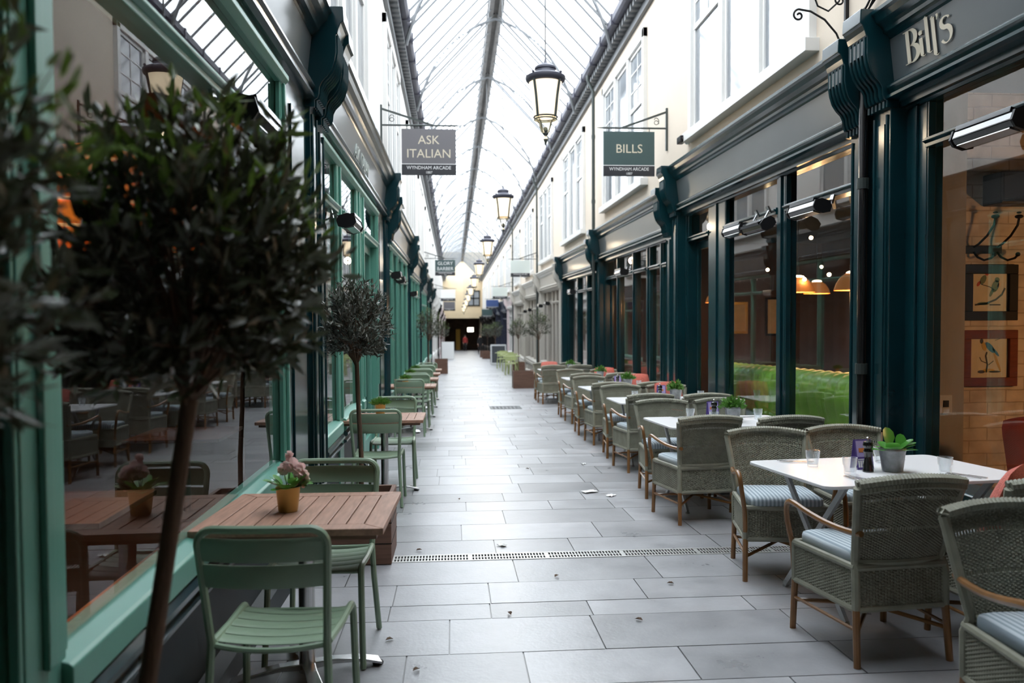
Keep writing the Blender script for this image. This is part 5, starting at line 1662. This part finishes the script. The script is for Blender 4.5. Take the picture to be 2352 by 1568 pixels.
# ------------------------------------------------------------------ warm dining room behind the teal windows
def banquette():
    r = empty('banquette', 'long bright green channelled leather banquette behind the teal window', 'sofa', M=standM(3.86, 8.75, 0, .0))
    Lh = 2.45
    pr = [(-.16, .10), (-.17, .45), (-.19, .62), (-.17, .70), (-.19, .80), (-.20, .92), (-.17, 1.02), (-.10, 1.09), (.0, 1.11), (.09, 1.07), (.13, .97), (.10, .86), (.13, .70), (.15, .50), (.16, .10)]
    b = MB(); n = 150; vs = []; fs = []; k = len(pr)
    for i in range(n + 1):
        y = -Lh + 2*Lh*i/n
        g = abs(sin(pi*i/6)) ** .5 * .022
        for (o, z) in pr:
            c = Vector((o, z - .8)); s = 1 + (g/.2 if z > .68 else g*.4/.2)
            vs.append((o*s, y, z + (g if z > 1.0 else 0)))
    for i in range(n):
        for j in range(k - 1): fs.append((i*k+j, (i+1)*k+j, (i+1)*k+j+1, i*k+j+1))
    fs.append(tuple(range(k))); fs.append(tuple(n*k + j for j in range(k))[::-1])
    b.add(vs, fs); b.build('back_roll', M_['green_velvet'], r, smooth=True, angle=1.0)
    s = MB(); s.box(.13, .66, -Lh, Lh, .28, .47); s.build('seat', M_['green_velvet'], r, bevel=.04)
    p = MB(); p.box(-.13, .62, -Lh, Lh, .0, .28); p.build('plinth', M_['dark_wood'], r)
banquette()
def make_pendant(D):
    r = empty('pendant_lamp', 'x', 'pendant lamp')
    b = MB(); b.lathe([(.03*D, .50*D), (.18*D, .47*D), (.33*D, .36*D), (.44*D, .19*D), (.50*D, 0), (.485*D, 0), (.425*D, .185*D), (.315*D, .35*D), (.17*D, .455*D), (.03*D, .485*D)], 28, cap=False); b.build('amber_shade', M_['amber'], r, smooth=True)
    q = MB(); q.sphere((0, 0, .47*D), .12*D, 12, 8, (1.5, 1.5, .55)); q.build('bulb', M_['bulb'], r, smooth=True)
    c = MB(); c.tube([(0, 0, .48*D), (0, 0, 1.1)], .006, 6); c.lathe([(.03, .49*D), (.03, .56*D)], 10); c.build('cord', M_['black'], r)
    return r
pend = make_pendant(.46)
def warm_light(x, y, z, e, col=(1, .55, .24), s=.08):
    l = bpy.data.lights.new('pendant_or_fill_light', 'POINT'); l.energy = e; l.color = col; l.shadow_soft_size = s
    o = bpy.data.objects.new('pendant_or_fill_light', l); COL.objects.link(o); o.location = (x, y, z)
for x, y, z, lab in [(5.0, 11.35, 1.80, 'amber glass dome pendant behind the teal mullion'), (5.0, 9.75, 1.78, 'amber glass dome pendant behind the pane by the downpipe'), (6.6, 14.2, 1.85, 'amber dome pendant deeper in the warm dining room'),
                     (5.9, 3.3, 2.05, 'amber dome pendant inside the brick room'), (4.9, 14.6, 1.7, 'amber dome pendant behind the third teal shopfront')]:
    place(pend, Matrix.Translation((x, y, z)), lab, 'amber dome pendants')
    warm_light(x, y, z - .06, 4)
warm_light(5.3, 4.2, 1.45, 6)  # added fill that brightens the brick wall, no pendant hangs here
bulb = MB(); bulb.sphere((0, 0, 0), .026, 10, 7); bulb = bulb.build('bare_bulb', M_['bulb'], smooth=True); setp(bulb, 'x', 'light bulb')
for x, y, z, lab in [(5.0, 10.95, 2.55, 'larger bare bulb high behind the pane by the downpipe'), (5.0, 12.5, 2.19, 'bare bulb glowing behind the door-end pane'), (5.0, 11.5, 2.18, 'bare bulb above the amber dome by the mullion'), (5.0, 11.15, 1.98, 'bare bulb over the amber dome, lower'), (5.0, 10.4, 2.01, 'bare bulb to the downpipe side of the amber domes'), (6.4, 13.6, 2.3, 'bare bulb deepest in the warm dining room')]:
    place(bulb, Matrix.Translation((x, y, z)), lab, 'bare bulbs in the warm dining room')
frame_picture('framed_picture', 6.9, 7.5, 1.0, 1.85, 17.38, M_['dark_wood'], .05, 'narrow framed print on the end wall of the warm dining room')
frame_picture('framed_picture', 5.7, 6.5, 1.05, 1.75, 17.38, M_['gold'], .06, 'wide gold framed print on the end wall of the warm dining room')

# ------------------------------------------------------------------ dark dining room behind the mint windows
def orange_shade():
    r = empty('dome_pendant', 'huge orange striped dome lamp glowing behind the mint window', 'pendant lamp', M=Matrix.Translation((-3.0, 6.95, 2.1)))
    b = MB()
    b.lathe([(.95, 0), (.92, .18), (.83, .38), (.66, .58), (.40, .74), (.08, .82), (.08, .80), (.39, .72), (.64, .56), (.81, .37), (.90, .18), (.93, 0)], 40, cap=False)
    b.build('shade', M_['orange_shade'], r, smooth=True)
    w = MB()
    for (rr, z) in ((.945, .06), (.90, .26), (.80, .44), (.64, .61)):
        w.tube([(rr*cos(2*pi*k/40), rr*sin(2*pi*k/40), z) for k in range(40)], .014, 6, closed=True)
    w.build('shade_ribs', M_['amber_rib'], r, smooth=True)
    c = MB(); c.tube([(0, 0, .8), (0, 0, 1.0)], .02, 8); c.build('stem', M_['black'], r)
M_['amber_rib'] = emit('pale_orange_rib', (1.0, .50, .20), .12)
orange_shade()
warm_light(-3.0, 6.95, 2.2, .5, (1, .40, .10))
for x, y, z, lab in [(-2.3, 5.6, 1.72, 'bare bulb glowing through the large olive crown'), (-2.6, 3.1, 1.55, 'bare bulb glowing at the frame edge behind the mint post'), (-2.9, 7.4, 1.25, 'bare bulb low behind the large olive crown')]:
    place(bulb, Matrix.Translation((x, y, z)), lab, 'bare bulbs in the dark dining room')
for k, (x, y) in enumerate([(-2.2, 4.6), (-2.4, 7.4)]):
    r = empty('dining_table', 'dark timber dining table behind the mint window, %s one' % ('closer' if k == 0 else 'further'), 'table', 'dining tables behind the mint window', M=Matrix.Translation((x, y, -.3)))
    b = MB(); b.box(-.4, .4, -.4, .4, .72, .75); b.build('tabletop', M_['room_floor'], r, bevel=.004)
    c = MB(); c.lathe([(.22, 0), (.22, .02), (.035, .05), (.035, .72)], 14); c.build('pedestal', M_['black'], r, smooth=True)

# ------------------------------------------------------------------ far along the arcade
def a_board(x, y, m, h, w, lab):
    r = empty('a_board', lab, 'pavement sign', M=standM(x, y))
    for s in (-1, 1):
        f = MB()
        f.hexa([(-w, s*.26, .02), (w, s*.26, .02), (w, s*.23, .02), (-w, s*.23, .02), (-w, s*.03, h), (w, s*.03, h), (w, s*.005, h), (-w, s*.005, h)])
        p = f.build('panel', m[0], r)
        g = MB(); q = w - .06
        yy = lambda z: s*(.26 - .23*(z - .02)/(h - .02) + .003)
        g.extrude([(-q, yy(.12), .12), (q, yy(.12), .12), (q, yy(h - .08), h - .08), (-q, yy(h - .08), h - .08)], (0, s*.004, 0)); g.build('board_face', m[1], p)
a_board(2.45, 43.5, (M_['grey_metal'], M_['chalk']), 1.1, .42, 'chalkboard pavement sign in grey frame near the lime tables')
a_board(-.35, 55.0, (M_['white'], M_['white']), 1.2, .42, 'white pavement sign beside the far timber planter')
def lime_table(x, y, lab):
    r = empty('lime_cafe_table', lab, 'table', 'lime cafe tables', M=standM(x, y))
    b = MB(); b.lathe([(.36, .72), (.37, .735), (.36, .745)], 20); b.build('tabletop', M_['lime'], r, smooth=True)
    for k in range(3):
        a = k*2*pi/3; l = MB(); l.tube([(.05*cos(a), .05*sin(a), .72), (.28*cos(a), .28*sin(a), 0)], .014, 6); l.build('leg', M_['lime'], r, smooth=True)
def lime_chair(x, y, rz, lab):
    r = empty('lime_cafe_chair', lab, 'chair', 'lime cafe chairs', M=standM(x, y, rz))
    b = MB(); b.box(-.2, .2, -.2, .2, .44, .46); b.build('seat', M_['lime'], r, bevel=.01)
    q = MB()
    for k in range(3): q.box(-.19, .19, -.23, -.215, .58 + k*.09, .64 + k*.09)
    q.build('backrest', M_['lime'], r)
    for sx in (-1, 1):
        l = MB(); l.tube([(sx*.19, -.22, .82), (sx*.19, -.19, .45), (sx*.2, -.24, 0)], .012, 6); l.build('leg', M_['lime'], r, smooth=True)
        l = MB(); l.tube([(sx*.19, .18, .45), (sx*.2, .21, 0)], .012, 6); l.build('leg', M_['lime'], r, smooth=True)
for k, (x, y) in enumerate([(2.35, 32.2), (2.45, 35.5), (2.4, 39.0)]):
    lime_table(x, y, 'round lime green cafe table by the stone grey shops, %s of three' % ['closest', 'middle', 'furthest'][k])
    lime_chair(x - .1, y - .62, 0, 'lime green slatted cafe chair on the camera side of the %s lime table' % ['closest', 'middle', 'furthest'][k])
    lime_chair(x + .1, y + .62, pi, 'lime green slatted cafe chair on the far side of the %s lime table' % ['closest', 'middle', 'furthest'][k])
planter_box(2.35, 60.0, .34, .5, 'small distant timber planter by the dark shops')
planter_box(-.5, 33.5, .28, .48, 'timber planter standing before the sixth mint shopfront')

def person(x, y, rz, top, legs, hair, lab, stride=.16):
    root = empty('person', lab, 'person', M=standM(x, y, rz))
    J = {'pel': (0, 0, .95), 'wai': (0, 0, 1.12), 'che': (0, .01, 1.33), 'nec': (0, .0, 1.48), 'hea': (0, .02, 1.60), 'top': (0, .02, 1.70),
         'shl': (-.17, 0, 1.42), 'ell': (-.22, -.04, 1.15), 'wrl': (-.22, .08, .93), 'hal': (-.22, .11, .85),
         'shr': (.17, 0, 1.42), 'elr': (.22, -.02, 1.15), 'wrr': (.21, .02, .92), 'har': (.21, .04, .84),
         'hil': (-.09, 0, .90), 'knl': (-.10, stride*.6, .50), 'anl': (-.10, stride*.6, .09), 'tol': (-.10, stride*.6 + .15, .03),
         'hir': (.09, 0, .90), 'knr': (.10, -stride*.2, .50), 'anr': (.10, -stride, .12), 'tor': (.10, -stride + .13, .03)}
    E = [('pel','wai'),('wai','che'),('che','nec'),('nec','hea'),('hea','top'),('che','shl'),('shl','ell'),('ell','wrl'),('wrl','hal'),('che','shr'),('shr','elr'),('elr','wrr'),('wrr','har'),
         ('pel','hil'),('hil','knl'),('knl','anl'),('anl','tol'),('pel','hir'),('hir','knr'),('knr','anr'),('anr','tor')]
    Rr = dict(pel=.14, wai=.125, che=.145, nec=.055, hea=.085, top=.065, shl=.065, ell=.047, wrl=.036, hal=.040, shr=.065, elr=.047, wrr=.036, har=.040, hil=.095, knl=.062, anl=.042, tol=.035, hir=.095, knr=.062, anr=.042, tor=.035)
    names = list(J)
    me = bpy.data.meshes.new('body'); me.from_pydata([J[n] for n in names], [(names.index(a), names.index(c)) for a, c in E], [])
    me.materials.append(M_['skin']); me.materials.append(top); me.materials.append(legs)
    o = bpy.data.objects.new('body', me); COL.objects.link(o)
    sk = o.modifiers.new('skin', 'SKIN'); sk.use_smooth_shade = True
    for i, n in enumerate(names):
        me.skin_vertices[0].data[i].radius = (Rr[n], Rr[n] * (.75 if n in ('pel', 'wai', 'che') else 1)); me.skin_vertices[0].data[i].use_root = (n == 'pel')
    ss = o.modifiers.new('sub', 'SUBSURF'); ss.levels = 1; ss.render_levels = 1
    bpy.context.view_layer.update()
    ev = bpy.data.meshes.new_from_object(o.evaluated_get(bpy.context.evaluated_depsgraph_get()))
    bpy.data.objects.remove(o)
    if len(ev.materials) < 3:
        ev.materials.clear(); [ev.materials.append(q) for q in (M_['skin'], top, legs)]
    for p in ev.polygons:
        c = p.center
        p.material_index = 0 if (c.z > 1.50 or (abs(c.x) > .15 and c.z < .93 and c.z > .7)) else (1 if c.z > .90 else 2)
        p.use_smooth = True
    ob = bpy.data.objects.new('body', ev); COL.objects.link(ob); ob.parent = root
    h = MB(); h.sphere((0, -.005, 1.665), .105, 12, 8, (.9, 1, 1.0)); h.sphere((0, -.055, 1.58), .085, 10, 7, (.9, .8, 1.2)); h.build('hair', hair, root, smooth=True)
    n = MB(); n.sphere((0, .115, 1.60), .018, 6, 5, (.7, 1, 1.2)); n.build('nose', M_['skin'], root, smooth=True)
    return root
person(2.35, 70.0, pi + .2, M_['cloth_black'], M_['cloth_black'], M_['hair'], 'distant person in black clothes walking near the dark shops')
person(1.30, 86.0, pi, M_['cloth_red'], M_['cloth_black'], M_['hair'], 'tiny distant person in red top at the passage mouth')
# signs and lit shop front inside the passage
b = MB(); b.box(.35, .85, Y1 + 5.2, Y1 + 5.4, fz(Y1) - .1, fz(Y1) + 2.3); setp(b.build('exit_door_panel', M_['bird_yellow']), 'ochre panel standing in the dark exit passage', 'panel')
b = MB(); b.box(1.7, 2.4, Y1 + 5.0, Y1 + 5.1, fz(Y1) + 2.0, fz(Y1) + 2.5); setp(b.build('lit_sign', emit('lit_white_sign', (1, .95, .8), .6)), 'small white lit sign in the dark exit passage', 'sign')
